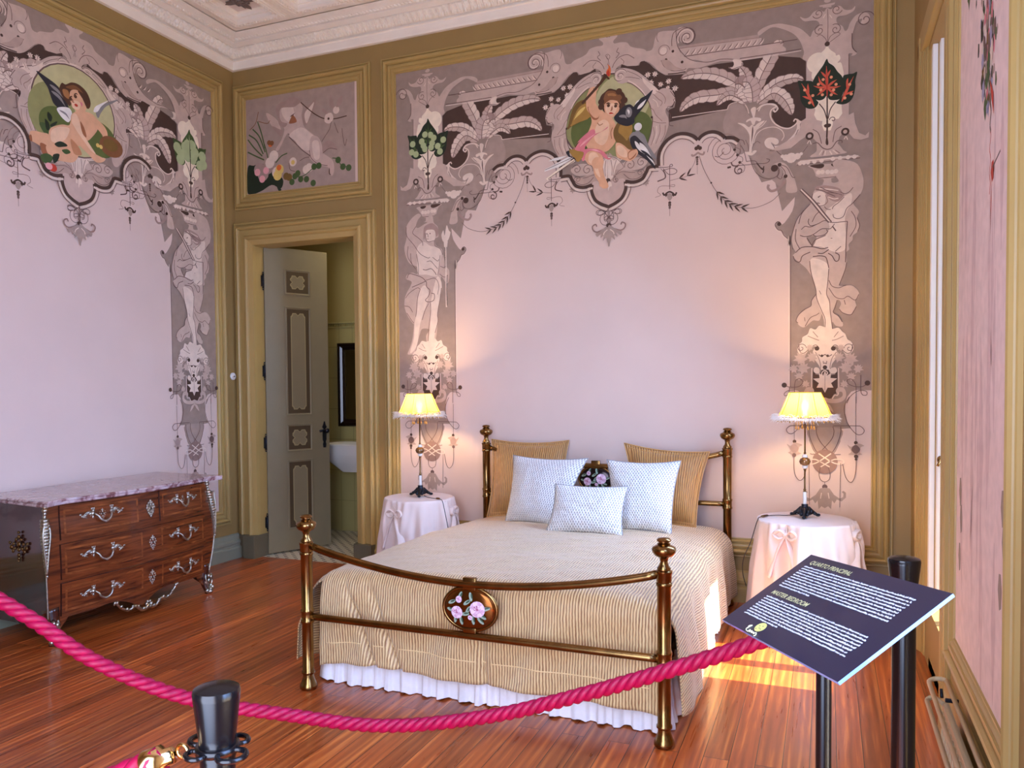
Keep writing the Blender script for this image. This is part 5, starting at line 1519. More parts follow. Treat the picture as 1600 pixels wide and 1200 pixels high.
tag(cov, 'gold ribbed silk bedspread covering the brass bed, falling over its sides', 'bedspread')
bm = B()
P = [coverP(.5 + (s / 2) / (HW + SF), (LT + FF - .10) / (LT + FF)) for s in [(-HW + .09) + i * (2 * HW - .18) / 60 for i in range(61)]]
tube(bm, [(p[0], p[1] - .004, p[2]) for p in P], .0035, 6); obj('hem_seam', bm, M['cover'], cov)
# valance: pleated white skirt under the cover, three sides
def skirtP(fs, fz):
    L1 = 1.912; W_ = 1.60; tot = 2 * L1 + W_; d = fs * tot; z = .25 * (1 - fz) + .004
    n_, rr = (0, 0), 0
    q_ = math.sin(d * 78 + 1.8 * math.sin(d * 9) + math.sin(d * 23)); pl = (.5 + .5 * max(-1, min(1, q_ * 2.2))) * .024 + .006 * math.sin(d * 31) + .004 * nz(d * 30, fz * 2)
    k = .35 + .65 * fz; flare = .02 * fz
    zz = z + (.006 * math.sin(d * 60) if fz > .99 else 0)
    if d < L1: return (CXM - W_ / 2 - .02 - flare - pl * k, YH - .02 - d, max(zz, .003))
    if d < L1 + W_: return (CXM - W_ / 2 + (d - L1), YH - .02 - L1 - .0 - pl * k - flare * .4, max(zz, .003))
    e = d - L1 - W_; return (CXM + W_ / 2 + .01 + flare + pl * k, YH - .02 - L1 + e, max(zz, .003))
val = uvgrid('bed_valance', skirtP, 1100, 6, M['valance'])
tag(val, 'white pleated valance hanging to the floor below the gold bedspread', 'bed skirt')
# ------------------------------------------------------------------ pillows
def pillow(name, px, zb, dy, puff, m, label, cat, group, flange=0, tex=1.0, seam=.004, back=0, sq=.35):
    TL, TR, BR, BL = px
    bl = on(BL[0], BL[1], 2, zb); br = on(BR[0], BR[1], 2, zb)
    tl = on(TL[0], TL[1], 1, bl.y + dy); tr = on(TR[0], TR[1], 1, br.y + dy)
    c = (bl + br + tl + tr) / 4; nrm = ((br - bl).cross(tl - bl)).normalized()
    if nrm.y > 0: nrm = -nrm
    W_ = ((br - bl).length + (tr - tl).length) / 2; H_ = ((tl - bl).length + (tr - br).length) / 2
    rng = random.Random(int(px[0][0] * 7)); sd = rng.random() * 50
    def P(u, v, side):
        a = 2 * u - 1; b_ = 2 * v - 1
        # edges bow inwards a little, corners stay sharp
        ub = u + (.5 - u) * .10 * (1 - b_ * b_) * abs(a) ** 1.5 * .9; vb = v + (.5 - v) * .10 * (1 - a * a) * abs(b_) ** 1.5 * .9
        p = bl.lerp(br, ub).lerp(tl.lerp(tr, ub), vb)
        fl = max(0, 1 - flange)
        a2, b2 = min(1, abs(a) / (fl if flange else 1)), min(1, abs(b_) / (fl if flange else 1))
        h = puff * ((1 - a2 ** 2.4) ** .62) * ((1 - b2 ** 2.4) ** .62) * (1 - .12 * b_)
        h += (.006 * nz(u * 4 + sd, v * 4) + .004 * nz(u * 11 + sd, v * 11)) * min(1, h / .02)
        # gathers towards the seam
        e_ = max(a2, b2); h *= 1 + .05 * math.sin((u if b2 > a2 else v) * 70) * max(0, e_ - .6)
        p = p + nrm * h * side
        if side < 0: p -= nrm * .003
        return p
    n = 44; bm = B(); uvl = bm.loops.layers.uv.new('uv')
    F = {}; K = {}
    for j in range(n + 1):
        for i in range(n + 1):
            F[i, j] = bm.verts.new(P(i / n, j / n, 1)); K[i, j] = F[i, j] if i in (0, n) or j in (0, n) else bm.verts.new(P(i / n, j / n, -.75))
    for side, T in ((1, F), (-1, K)):
        for j in range(n):
            for i in range(n):
                q = [(i, j), (i + 1, j), (i + 1, j + 1), (i, j + 1)]
                if side < 0: q = q[::-1]
                try: f = bm.faces.new([T[k] for k in q])
                except Exception: continue
                f.smooth = True
                for lp, k in zip(f.loops, q): lp[uvl].uv = (k[0] / n * W_ * tex, k[1] / n * H_ * tex)
    o = obj(name, bm, m)
    tag(o, label, cat, group)
    ed = [P(i / n, 0, 0) for i in range(n)] + [P(1, i / n, 0) for i in range(n)] + [P(1 - i / n, 1, 0) for i in range(n)] + [P(0, 1 - i / n, 0) for i in range(n)]
    bm = B(); tube(bm, ed, seam, 6, closed=True); obj('piping', bm, m, o, True)
    if flange:
        f2 = [P(flange / 2 + (1 - flange) * i / n, flange / 2, 0) for i in range(n)] + [P(1 - flange / 2, flange / 2 + (1 - flange) * i / n, 0) for i in range(n)] + [P(1 - flange / 2 - (1 - flange) * i / n, 1 - flange / 2, 0) for i in range(n)] + [P(flange / 2, 1 - flange / 2 - (1 - flange) * i / n, 0) for i in range(n)]
        bm = B(); tube(bm, [p + nrm * .003 for p in f2], .0028, 6, closed=True); obj('flange_stitching', bm, m, o, True)
    return o
pillow('pillow', [(768, 686), (889, 688), (882, 812), (761, 808)], .50, .16, .085, M['goldpillow'], 'large gold ribbed pillow leaning on the left end of the headboard', 'pillow', 'large gold pillows', flange=.09)
pillow('pillow', [(975, 692), (1109, 706), (1087, 826), (990, 822)], .505, .13, .085, M['goldpillow'], 'large gold ribbed pillow leaning on the right end of the headboard', 'pillow', 'large gold pillows', flange=.09)
pillow('cushion', [(802, 711), (919, 716), (873, 826), (789, 816)], .525, .17, .075, M['knit'], 'square white honeycomb cushion in front of the left gold pillow', 'cushion', 'white knitted cushions', seam=.003)
pillow('cushion', [(948, 718), (1064, 720), (1049, 836), (955, 830)], .53, .17, .075, M['knit'], 'square white honeycomb cushion in front of the right gold pillow', 'cushion', 'white knitted cushions', seam=.003)
pillow('cushion', [(867, 756), (982, 760), (973, 839), (852, 832)], .54, .12, .062, M['knit'], 'small oblong white cushion in front, between the two square ones', 'cushion', 'white knitted cushions', seam=.003)
# ------------------------------------------------------------------ round tables with cloths
def side_table(cx, cy, H_, r, label_t, label_c, bows):
    t = thing('side_table', (cx, cy, 0), label_t, 'side table', None)
    bm = B(); lathe(bm, [(.001, H_ - .03), (r - .045, H_ - .03), (r - .045, H_ - .012), (.001, H_ - .012)], (cx, cy, 0), 40); obj('tabletop', bm, M['blackwood'], t)
    for k in range(3):
        a = k * 2.1 + .4; bm = B(); tube(bm, [(cx + math.cos(a) * .05, cy + math.sin(a) * .05, H_ - .03), (cx + math.cos(a) * .16, cy + math.sin(a) * .16, .0)], .014, 8); obj('leg', bm, M['blackwood'], t)
    def P(u, v):
        a = 2 * PI * u; top = .30; z0 = H_ - .006
        if v < top:
            rr = r * (v / top) ** .8
            return (cx + math.cos(a) * rr, cy + math.sin(a) * rr, z0 + .0015 * math.sin(a * 5) * (v / top))
        f = (v - top) / (1 - top)
        z = z0 - f * (z0 - .004) + (0)
        rnd = min(1, f / .03)
        fold = .020 * math.sin(a * 11 + 1.2 * math.sin(a * 3)) + .012 * math.sin(a * 19 + 2) + .01 * nz(math.cos(a) * 2, math.sin(a) * 2, cx)
        rr = r + .004 * rnd + .05 * f ** 1.2 + fold * min(1, f * 2.2)
        zz = z
        for ba, bz, _ in bows:
            da = (a - ba + PI) % (2 * PI) - PI; fz = 1 - bz / z0
            g = math.exp(-(da / .42) ** 2)
            # cloth gathered to the knot: pinched in at it, ballooning beside, lifted hem below
            pinch = math.exp(-(da / .09) ** 2) * math.exp(-((f - fz) / .10) ** 2)
            rr += -.03 * pinch + .030 * math.exp(-((abs(da) - .30) / .14) ** 2) * math.exp(-((f - fz - .12) / .2) ** 2)
            rr += .010 * math.sin(abs(da) * 26 + (f - fz) * 8) * g * math.exp(-((f - fz) / .22) ** 2)
            if f > fz: rr += -.022 * math.exp(-(da / .10) ** 2) * min(1, (f - fz) * 6)
        return (cx + math.cos(a) * rr, cy + math.sin(a) * rr, max(zz, .003))
    c = uvgrid('tablecloth', lambda u, v: P(u % 1.0 if u < 1 else 0.0, v), 300, 70, M['linen'])
    bmx = bmesh.new(); bmx.from_mesh(c.data); bmesh.ops.remove_doubles(bmx, verts=bmx.verts, dist=.0003); bmx.to_mesh(c.data); bmx.free()
    tag(c, label_c, 'tablecloth')
    # scalloped second layer hem swags
    for ba, bz, sc in bows:
        f = 1 - bz / (H_ - .006); v = .3 + .7 * f
        p = Vector(P((ba / (2 * PI)) % 1, v)); out = Vector((math.cos(ba), math.sin(ba), 0)); side = Vector((-out.y, out.x, 0)); p += out * .012
        bm = B()
        blob(bm, p + out * .014, (.018, .018, .016), n=8)
        for s in (-1, 1):
            lp = smoothpts([p + out * .016, p + side * s * .032 + Vector((0, 0, .026)) + out * .024, p + side * s * .062 + Vector((0, 0, .004)) + out * .020, p + side * s * .036 + Vector((0, 0, -.018)) + out * .026, p + out * .016], 6)
            tube(bm, lp, [.005 + .016 * math.sin(PI * i / (len(lp) - 1)) for i in range(len(lp))], 10, flat=.42)
            tl = smoothpts([p + out * .016, p + side * s * .030 + Vector((0, 0, -.06)) + out * .036, p + side * s * .062 + Vector((0, 0, -.15)) + out * .038, p + side * s * .085 + Vector((0, 0, -.26 * sc)) + out * .046], 6)
            tube(bm, tl, [.008 + .026 * i / (len(tl) - 1) for i in range(len(tl))], 10, flat=.35)
        for k in (-3, -2, -1, 0, 1, 2, 3):
            q = smoothpts([p + out * .010, p + side * k * .016 + Vector((0, 0, (H_ - bz) * .45)) + out * .006, p + side * k * .032 + Vector((0, 0, (H_ - bz) * .85)) - out * .004], 5)
            tube(bm, q, [.009 - .005 * i / (len(q) - 1) for i in range(len(q))], 6, flat=.6)
        obj('bow', bm, M['linen'], c, True)
    return t
def angle_to(cx, cy, px, py, z):
    p = on(px, py, 2, z); return math.atan2(p.y - cy, p.x - cx)
TR_ = (4.462, -.47); TL_ = (1.905, -.385)
side_table(*TR_, .640, .262, 'round table under a peach cloth between the bed and window', 'peach-white cloth with knotted bows on the right round table', [(-1.93, .575, .9), (-.25, .565, .9), (1.6, .56, .9)])
side_table(*TL_, .640, .24, 'round table under a lilac-white cloth between the bed and door', 'pale cloth with knotted bows on the left round table by the door', [(-1.78, .545, .9), (.12, .54, .9), (2.0, .54, .9)])
# ------------------------------------------------------------------ table lamps
def shade_mat():
    m = bpy.data.materials.new('pleated_silk_shade'); m.use_nodes = True; nt = m.node_tree; N = lambda t: nt.nodes.new('ShaderNode' + t); L = nt.links.new
    nt.nodes.remove(nt.nodes['Principled BSDF'])
    d = N('BsdfDiffuse'); d.inputs[0].default_value = srgb(248, 214, 120); t = N('BsdfTranslucent'); t.inputs[0].default_value = srgb(255, 206, 84); mx = N('MixShader'); mx.inputs[0].default_value = .62
    tr = N('BsdfTransparent'); m2 = N('MixShader'); m2.inputs[0].default_value = .03
    uv = N('TexCoord'); g = N('SeparateXYZ'); L(uv.outputs['UV'], g.inputs[0])
    L(d.outputs[0], mx.inputs[1]); L(t.outputs[0], mx.inputs[2]); L(mx.outputs[0], m2.inputs[1]); L(tr.outputs[0], m2.inputs[2]); L(m2.outputs[0], nt.nodes['Material Output'].inputs['Surface'])
    return m
M['shade'] = shade_mat()
M['fringe'] = mat('white_feather_fringe', srgb(236, 232, 226), .8); M['beads'] = mat('amber_glass_beads', srgb(206, 160, 86), .15, noise=.4, nscale=90, coat=.6)
M['amber'] = mat('amber_ribbed_glass', srgb(150, 104, 56), .12, .3, coat=.8, noise=.4, nscale=40)
M['cord'] = mat('dark_flex', srgb(58, 48, 42), .5); M['shadeline'] = mat('brown_shade_tape', srgb(120, 90, 40), .6)
M['bulb'] = mat('lit_bulb', (1, .8, .5, 1), .4, emit=(1, .72, .36, 1), estr=60)
def lamp(x, y, zb, label, turn):
    t = thing('table_lamp', (x, y, zb), label, 'table lamp', 'lit table lamps beside the bed')
    bm = B()
    lathe(bm, [(.03, .012), (.045, .02), (.036, .032), (.024, .05), (.018, .066), (.0185, .075), (.001, .076)], (x, y, zb), 20)
    for k in range(3):
        a = k * 2 * PI / 3 + turn; d = Vector((math.cos(a), math.sin(a), 0)); c = Vector((x, y, zb))
        q = smoothpts([c + d * .02 + Vector((0, 0, .05)), c + d * .045 + Vector((0, 0, .03)), c + d * .066 + Vector((0, 0, .016)), c + d * .082 + Vector((0, 0, .007))], 5)
        tube(bm, q, [.014, .014, .014, .013, .013, .012, .012, .011, .011, .010, .010, .009, .009, .009, .009, .008][:len(q)], 8)
        blob(bm, c + d * .084 + Vector((0, 0, .009)), (.012, .012, .009)); 
        for s in (-1, 1):
            e = Vector((-d.y, d.x, 0)) * s; blob(bm, c + d * .052 + e * .016 + Vector((0, 0, .022)), (.011, .011, .011), n=6); blob(bm, c + d * .03 + e * .02 + Vector((0, 0, .032)), (.01, .01, .013), n=6)
    obj('base', bm, M['iron'], t, True)
    bm = B(); lathe(bm, [(.0095, .075), (.0105, .08), (.0105, .14), (.0095, .147)], (x, y, zb), 18); obj('porcelain_sleeve', bm, M['porcelain'], t, True)
    bm = B(); lathe(bm, [(.011, .147), (.006, .153), (.009, .16), (.005, .165), (.0045, .27), (.008, .275), (.006, .282)], (x, y, zb), 14)
    lathe(bm, [(.006, .366), (.008, .372), (.005, .378), (.0045, .56), (.008, .562), (.008, .57)], (x, y, zb), 14); obj('stem', bm, M['darkbrass'], t, True)
    bm = B(); lathe(bm, [(.006, .28), (.015, .286), (.017, .296), (.012, .3)], (x, y, zb), 20); obj('porcelain_collar', bm, M['porcelain'], t, True); bm = B(); lathe(bm, [(.012, .346), (.017, .35), (.014, .36), (.006, .366)], (x, y, zb), 20); obj('porcelain_collar', bm, M['porcelain'], t, True)
    bm = B(); n = 36; R_ = [(.012, .3), (.024, .307), (.03, .323), (.024, .339), (.012, .346)]
    rings = [[bm.verts.new((x + r * (1 + .08 * (i % 2)) * math.cos(2 * PI * i / n), y + r * (1 + .08 * (i % 2)) * math.sin(2 * PI * i / n), zb + z)) for i in range(n)] for r, z in R_]
    for a, b_ in zip(rings, rings[1:]):
        for i in range(n): bm.faces.new((a[i], a[(i + 1) % n], b_[(i + 1) % n], b_[i]))
    obj('glass_ball', bm, M['amber'], t, True)
    # shade: pleated cone, six ribs
    r0, z0, r1, z1 = .150, .582, .086, .724
    bm = B(); n = 144; rows = []
    for k in range(9):
        f = k / 8; r = r0 + (r1 - r0) * (f ** .85); z = z0 + (z1 - z0) * f
        rows.append([bm.verts.new((x + (r + .0018 * (i % 2)) * math.cos(2 * PI * i / n), y + (r + .0018 * (i % 2)) * math.sin(2 * PI * i / n), zb + z)) for i in range(n)])
    for a, b_ in zip(rows, rows[1:]):
        for i in range(n): bm.faces.new((a[i], a[(i + 1) % n], b_[(i + 1) % n], b_[i]))
    sh = obj('lamp_shade', bm, M['shade'], t)
    bm = B()
    for i in range(8):
        a = i * PI / 4 + turn; tube(bm, [(x + (r0 + (r1 - r0) * (f ** .85) + .003) * math.cos(a), y + (r0 + (r1 - r0) * (f ** .85) + .003) * math.sin(a), zb + z0 + (z1 - z0) * f) for f in [k / 8 for k in range(9)]], .0021, 5)
    for r, z in ((r1 + .001, z1), (r0 + .002, z0)): tube(bm, [(x + r * math.cos(2 * PI * i / 48), y + r * math.sin(2 * PI * i / 48), zb + z) for i in range(48)], .0022, 6, closed=True)
    obj('shade_tape', bm, M['shadeline'], sh)
    bm = B(); rg = random.Random(int(x * 100))
    for i in range(520):
        a = rg.random() * 2 * PI; r = r0 + rg.uniform(-.004, .012); z = z0 + rg.uniform(-.012, .014); d = Vector((math.cos(a), math.sin(a), 0)); p = Vector((x, y, zb + z)) + d * r
        q = p + d * rg.uniform(.010, .042) + Vector((-d.y, d.x, 0)) * rg.uniform(-.014, .014) + Vector((0, 0, rg.uniform(-.030, .006))); tube(bm, [p, (p + q) / 2 + Vector((0, 0, .004)), q], [.0016, .0013, .0005], 4, cap=False)
    for i in range(60):
        a = 2 * PI * i / 60; d = Vector((math.cos(a), math.sin(a), 0)); blob(bm, Vector((x, y, zb + z0 - .012)) + d * (r0 + .006), (.008, .008, .008), n=5)
    obj('feather_fringe', bm, M['fringe'], sh)
    bm = B()
    for i in range(30):
        a = 2 * PI * i / 30; d = Vector((math.cos(a), math.sin(a), 0)); c = Vector((x, y, zb + z0 - .02)) + d * (r0 + .004)
        blob(bm, c, (.006, .006, .006), n=5); blob(bm, c + Vector((0, 0, -.007)), (.0035, .0035, .0035), n=5)
    tube(bm, [(x + (r0 + .004) * math.cos(2 * PI * i / 48), y + (r0 + .004) * math.sin(2 * PI * i / 48), zb + z0 - .02) for i in range(48)], .003, 5, closed=True)
    obj('bead_edge', bm, M['beads'], sh)
    bm = B()
    lathe(bm, [(.001, .57), (.03, .572), (.05, .585), (.052, .59)], (x, y, zb), 20, cap=False)
    obj('gallery', bm, M['darkbrass'], sh, True)
    for i in range(6):
        a = i * PI / 3 + .35 + turn; d = Vector((math.cos(a), math.sin(a), 0)); c = Vector((x, y, zb + .58)) + d * .05; bm = B()
        for k in range(6): blob(bm, c + Vector((0, 0, -.006 - k * .0075)), .0036, n=5)
        lathe(bm, [(.001, -.072), (.006, -.07), (.0055, -.06), (.002, -.05)], c, 8)
        obj('bead_tassel', bm, M['beads'], t, True)
    bm = B(); blob(bm, (x, y, zb + .645), (.022, .022, .03), n=10); lathe(bm, [(.012, .57), (.012, .62)], (x, y, zb), 12); obj('bulb', bm, M['bulb'], t, True)
    l = light('lamp_light', 'POINT', (x, y, zb + .65), 40, (1, .64, .32)); l.data.shadow_soft_size = .03; l.parent = None
    return t
lamp(4.459, -.42, .638, 'lit lamp with fringed yellow shade on the right bedside table by the window', .5)
lamp(1.905, -.36, .638, 'lit lamp with fringed yellow shade on the left bedside table by the door', .9)
# flexes with inline switches
def flex(pts, sw, label):
    bm = B(); P = smoothpts(pts, 8); tube(bm, P, .0026, 6); o = obj('lamp_flex', bm, M['cord']); tag(o, label, 'power cord')
    bm = B(); a = Vector(sw[0]); b_ = Vector(sw[1]); tube(bm, [a, a.lerp(b_, .2), a.lerp(b_, .8), b_], [.004, .009, .009, .004], 8, flat=.8); obj('flex_switch', bm, M['darkbrass'], o, True)
flex([(4.42, -.38, .645), (4.36, -.42, .642), (4.30, -.44, .642), (4.225, -.53, .643), (4.205, -.55, .62), (4.17, -.56, .5), (4.13, -.56, .4), (4.12, -.5, .3), (4.13, -.4, .2)], ((4.26, -.47, .645), (4.225, -.525, .645)), 'thin lamp flex with a switch draped over the right round table edge')
flex([(1.95, -.39, .645), (2.0, -.43, .642), (2.07, -.47, .643), (2.12, -.49, .643), (2.147, -.50, .635), (2.165, -.505, .58), (2.19, -.5, .45), (2.21, -.48, .3)], ((2.09, -.48, .646), (2.125, -.492, .646)), 'dark lamp flex with a switch draped over the left round table edge')
# ------------------------------------------------------------------ chest of drawers (commode) against the left wall
def wood(name, c1, c2, sc=(3, 20, 3), rough=.22):
    m = mat(name, c1, rough, coat=.6); nt, b, N, L = nodes(m)
    tc = N('TexCoord'); mp = N('Mapping'); mp.inputs['Scale'].default_value = sc; L(tc.outputs['Object'], mp.inputs[0])
    n1 = N('TexNoise'); n1.inputs['Scale'].default_value = 2; n1.inputs['Detail'].default_value = 8; n1.inputs['Distortion'].default_value = 1.5; L(mp.outputs[0], n1.inputs['Vector'])
    cr = N('ValToRGB'); cr.color_ramp.elements[0].position = .35; cr.color_ramp.elements[0].color = c2; cr.color_ramp.elements[1].position = .7; cr.color_ramp.elements[1].color = c1
    L(n1.outputs[0], cr.inputs[0]); L(cr.outputs[0], b.inputs['Base Color']); return m
M['wood'] = wood('rosewood_veneer', srgb(126, 62, 30), srgb(70, 30, 16), (4, 1.2, 14))
M['wooddark'] = wood('dark_rosewood', srgb(74, 34, 22), srgb(38, 17, 12), (6, 6, 2))
M['woodlt'] = wood('lighter_crossbanding', srgb(150, 82, 40), srgb(96, 46, 22), (10, 4, 10))
def marble():
    m = mat('rose_grey_marble', srgb(170, 138, 138), .22, coat=.5); nt, b, N, L = nodes(m)
    tc = N('TexCoord'); n1 = N('TexNoise'); n1.inputs['Scale'].default_value = 9; n1.inputs['Detail'].default_value = 10; n1.inputs['Distortion'].default_value = 2.5; L(tc.outputs['Object'], n1.inputs['Vector'])
    cr = N('ValToRGB'); e = cr.color_ramp.elements; e[0].position = .38; e[0].color = srgb(120, 78, 80); e[1].position = .62; e[1].color = srgb(196, 176, 178); k = e.new(.48); k.color = srgb(168, 138, 140)
    L(n1.outputs[0], cr.inputs[0]); L(cr.outputs[0], b.inputs['Base Color']); return m
M['marble'] = marble()
CY0, CY1 = -2.245, -1.005
def fx(y, z):           # front surface of the body: bowed in plan, bombe in height
    t = (y - CY0) / (CY1 - CY0)
    return .604 + .034 * math.sin(PI * min(1, max(0, t))) ** 1.6 + .012 * math.sin(PI * min(1, max(0, (z - .08) / .62)))
def yl(z): return CY0 + .0 - .012 * math.sin(PI * (z - .1) / .7)
def yr(z): return CY1 - .035 + .055 * math.sin(PI * min(1, max(0, (z - .12) / .66))) ** 1.2
def apron(y):           # lower edge of the front
    t = (y - CY0) / (CY1 - CY0); d = abs(t - .5)
    z = .135 - .06 * math.exp(-(d / .07) ** 2) + .012 * math.exp(-((d - .18) / .06) ** 2)
    if d > .40: z -= .11 * ((d - .40) / .10) ** .8
    return max(z, .03)
chest = thing('chest_of_drawers', (.32, (CY0 + CY1) / 2, 0), 'carved rosewood chest of drawers with silvered mounts and marble top against the left wall', 'chest of drawers')
bm = B(); NY, NZ = 60, 24; G = {}
for i in range(NY + 1):
    for k in range(NZ + 1):
        fy = i / NY; fz = k / NZ; z0 = apron(CY0 + (CY1 - CY0) * fy); z = z0 + (.775 - z0) * fz
        y = yl(z) + (yr(z) - yl(z)) * fy; G[i, k] = bm.verts.new((fx(y, z), y, z))
for i in range(NY):
    for k in range(NZ): bm.faces.new((G[i, k], G[i + 1, k], G[i + 1, k + 1], G[i, k + 1]))
# sides and back
for i, fn in ((0, yl), (NY, yr)):
    prev = None
    for k in range(NZ + 1):
        v = G[i, k]; z = max(v.co.z, .10) if k else max(v.co.z, .10)
        row = [v] + [bm.verts.new((v.co.x + (.03 - v.co.x) * f, fn(z) + (.03 if i == 0 else -.03) * math.sin(PI * f * .5), z if k else z)) for f in (.25, .5, .75, 1)]
        if prev:
            for a in range(4):
                f = bm.faces.new((prev[a], prev[a + 1], row[a + 1], row[a])); f.material_index = 1
        prev = row
bmesh.ops.recalc_face_normals(bm, faces=bm.faces)
obj('body', bm, [M['wood'], M['wooddark']], chest, True, .8)
def legm(y, s, x0=None):
    bm = B(); x = .6 if x0 is None else x0
    pts = [(x - .02, y, .20), (x - .012, y + s * .004, .13), (x - .004, y - s * .002, .07), (x + .012, y - s * .012, .02), (x + .016, y - s * .014, .0)]
    tube(bm, smoothpts(pts, 4), [.045, .043, .041, .039, .037, .034, .031, .028, .026, .025, .024, .023, .022, .021, .022, .023, .024][:17], 10)
    return bm
for nm, (y, s, x) in enumerate(((CY0 + .035, 1, .6), (CY1 - .06, -1, .6), (CY0 + .05, 1, .07), (CY1 - .06, -1, .07))):
    l = obj('leg', legm(y, s, x), M['wooddark'], chest, True)
    if x > .5:
        bm = B(); yy = y - s * .012
        for k in range(9):
            a = k * .75; blob(bm, (.628 + .01 * math.cos(a), yy + .022 * math.sin(a * 1.7), .03 + .012 * k), (.013, .012, .016), n=6)
        blob(bm, (.632, yy, .016), (.022, .022, .016)); blob(bm, (.626, yy + .02, .022), (.014, .014, .016)); blob(bm, (.626, yy - .02, .022), (.014, .014, .016))
        for sg in (-1, 1): tube(bm, smoothpts([(.625, yy, .03), (.63, yy + sg * .02, .07), (.625, yy + sg * .03, .11), (.62, yy + sg * .024, .135)], 4), .006, 6)
        obj('foot_mount', bm, M['silver'], l, True)
# marble slab with serpentine edge
bm = B(); front = []
for i in range(41):
    t = i / 40; y = -2.262 + (-.93 + 2.262) * t
    x = .625 + .045 * math.sin(PI * t) ** 1.8 + .022 * (math.exp(-(t / .045) ** 2) + math.exp(-((t - 1) / .045) ** 2)) - .012 * (math.exp(-((t - .1) / .05) ** 2) + math.exp(-((t - .9) / .05) ** 2))
    front.append((x, y))
left = [(.58, -2.275), (.5, -2.262), (.3, -2.235), (.12, -2.225), (.02, -2.22)]; right = [(.02, -.90), (.12, -.905), (.3, -.92), (.5, -.93), (.58, -.925)]
out = right + front[::-1] + left
cx, cy = .3, -1.6
pr = [(.0, -.026), (.012, -.026), (.016, -.02), (.010, -.012), (.016, -.006), (.014, .0), (.006, .004), (0, .004)]
rows = []
for o_, dz in pr:
    row = []
    for x, y in out:
        dx, dy = x - cx, y - cy; l = math.hypot(dx, dy); k = (o_ - .012) / l
        row.append(bm.verts.new((max(x + dx * k, .012), y + dy * k, .80 + dz)))
    rows.append(row)
n = len(out)
for a, b_ in zip(rows, rows[1:]):
    for i in range(n): bm.faces.new((a[i], a[(i + 1) % n], b_[(i + 1) % n], b_[i]))
bm.faces.new(rows[-1]); bm.faces.new(rows[0][::-1]); bmesh.ops.recalc_face_normals(bm, faces=bm.faces)
obj('marble_top', bm, M['marble'], chest, True, .5)
def scroll_mount(bm, y, z, s):      # leafy handle plate; s = which side it flames out to
    X = lambda yy, zz, d: (fx(yy, zz) + d, yy, zz)
    blob(bm, X(y, z + .022, .012), (.010, .010, .012), n=6); blob(bm, X(y, z + .004, .01), (.009, .013, .014), n=6); blob(bm, X(y, z - .016, .008), (.006, .008, .012), n=6); blob(bm, X(y, z - .03, .006), (.004, .004, .008), n=6)
    for a in (-.5, 0, .5): blob(bm, X(y + a * .018, z + .034, .008), (.005, .004, .008), n=5)
    for k in range(7):
        t = k / 6; yy = y + s * (.014 + .062 * t); zz = z + .004 - .004 * t + .010 * math.sin(t * 7); blob(bm, X(yy, zz, .008), (.007, .010, .010 - .004 * t), n=6)
        blob(bm, X(yy, zz - .012 * (1 - t), .007), (.005, .007, .006), n=5)
    tube(bm, smoothpts([X(y, z, .01), X(y + s * .02, z + .02, .012), X(y + s * .045, z + .012, .012), X(y + s * .06, z - .006, .01), X(y + s * .04, z - .016, .01)], 4), .0035, 6)
def handle(par, yc, z, w_):
    bm = B(); X = lambda yy, zz, d: (fx(yy, zz) + d, yy, zz)
    scroll_mount(bm, yc - w_, z, -1); scroll_mount(bm, yc + w_, z, 1)
    P_ = [X(yc - w_ + .005, z + .004, .018), X(yc - w_ + .018, z - .010, .03), X(yc - w_ + .03, z - .032, .034), X(yc, z - .046, .036), X(yc + w_ - .03, z - .032, .034), X(yc + w_ - .018, z - .010, .03), X(yc + w_ - .005, z + .004, .018)]
    q = smoothpts(P_, 5); tube(bm, q, [.0035 + .003 * math.sin(PI * i / (len(q) - 1)) for i in range(len(q))], 8)
    blob(bm, X(yc, z - .046, .036), (.008, .012, .008), n=6)
    return obj('handle', bm, M['silver'], par, True)
def escut(par, y, z, s=1.0, name='escutcheon'):
    bm = B(); X = lambda yy, zz, d: (fx(yy, zz) + d, yy, zz); rg = random.Random(3)
    pts = [(0, .040), (.010, .030), (.020, .018), (.024, .004), (.018, -.010), (.014, -.022), (.006, -.032), (0, -.042), (-.006, -.032), (-.014, -.022), (-.018, -.010), (-.024, .004), (-.020, .018), (-.010, .030)]
    for a, c in pts: blob(bm, X(y + a * s, z + c * s, .006), (.006, .0075 * s, .0085 * s), n=5)
    for a, c in ((0, .018), (0, -.018), (.010, 0), (-.010, 0), (0, .03)): blob(bm, X(y + a * s, z + c * s, .009), (.006, .007 * s, .008 * s), n=5)
    f = [bm.verts.new(X(y + a * s * .9, z + c * s * .9, .004)) for a, c in pts]; bm.faces.new(f)
    o = obj(name, bm, M['silver'], par, True)
    bm = B(); blob(bm, X(y, z, .013), (.003, .0035, .008), n=6); obj('keyhole', bm, M['black'], o)
    return o
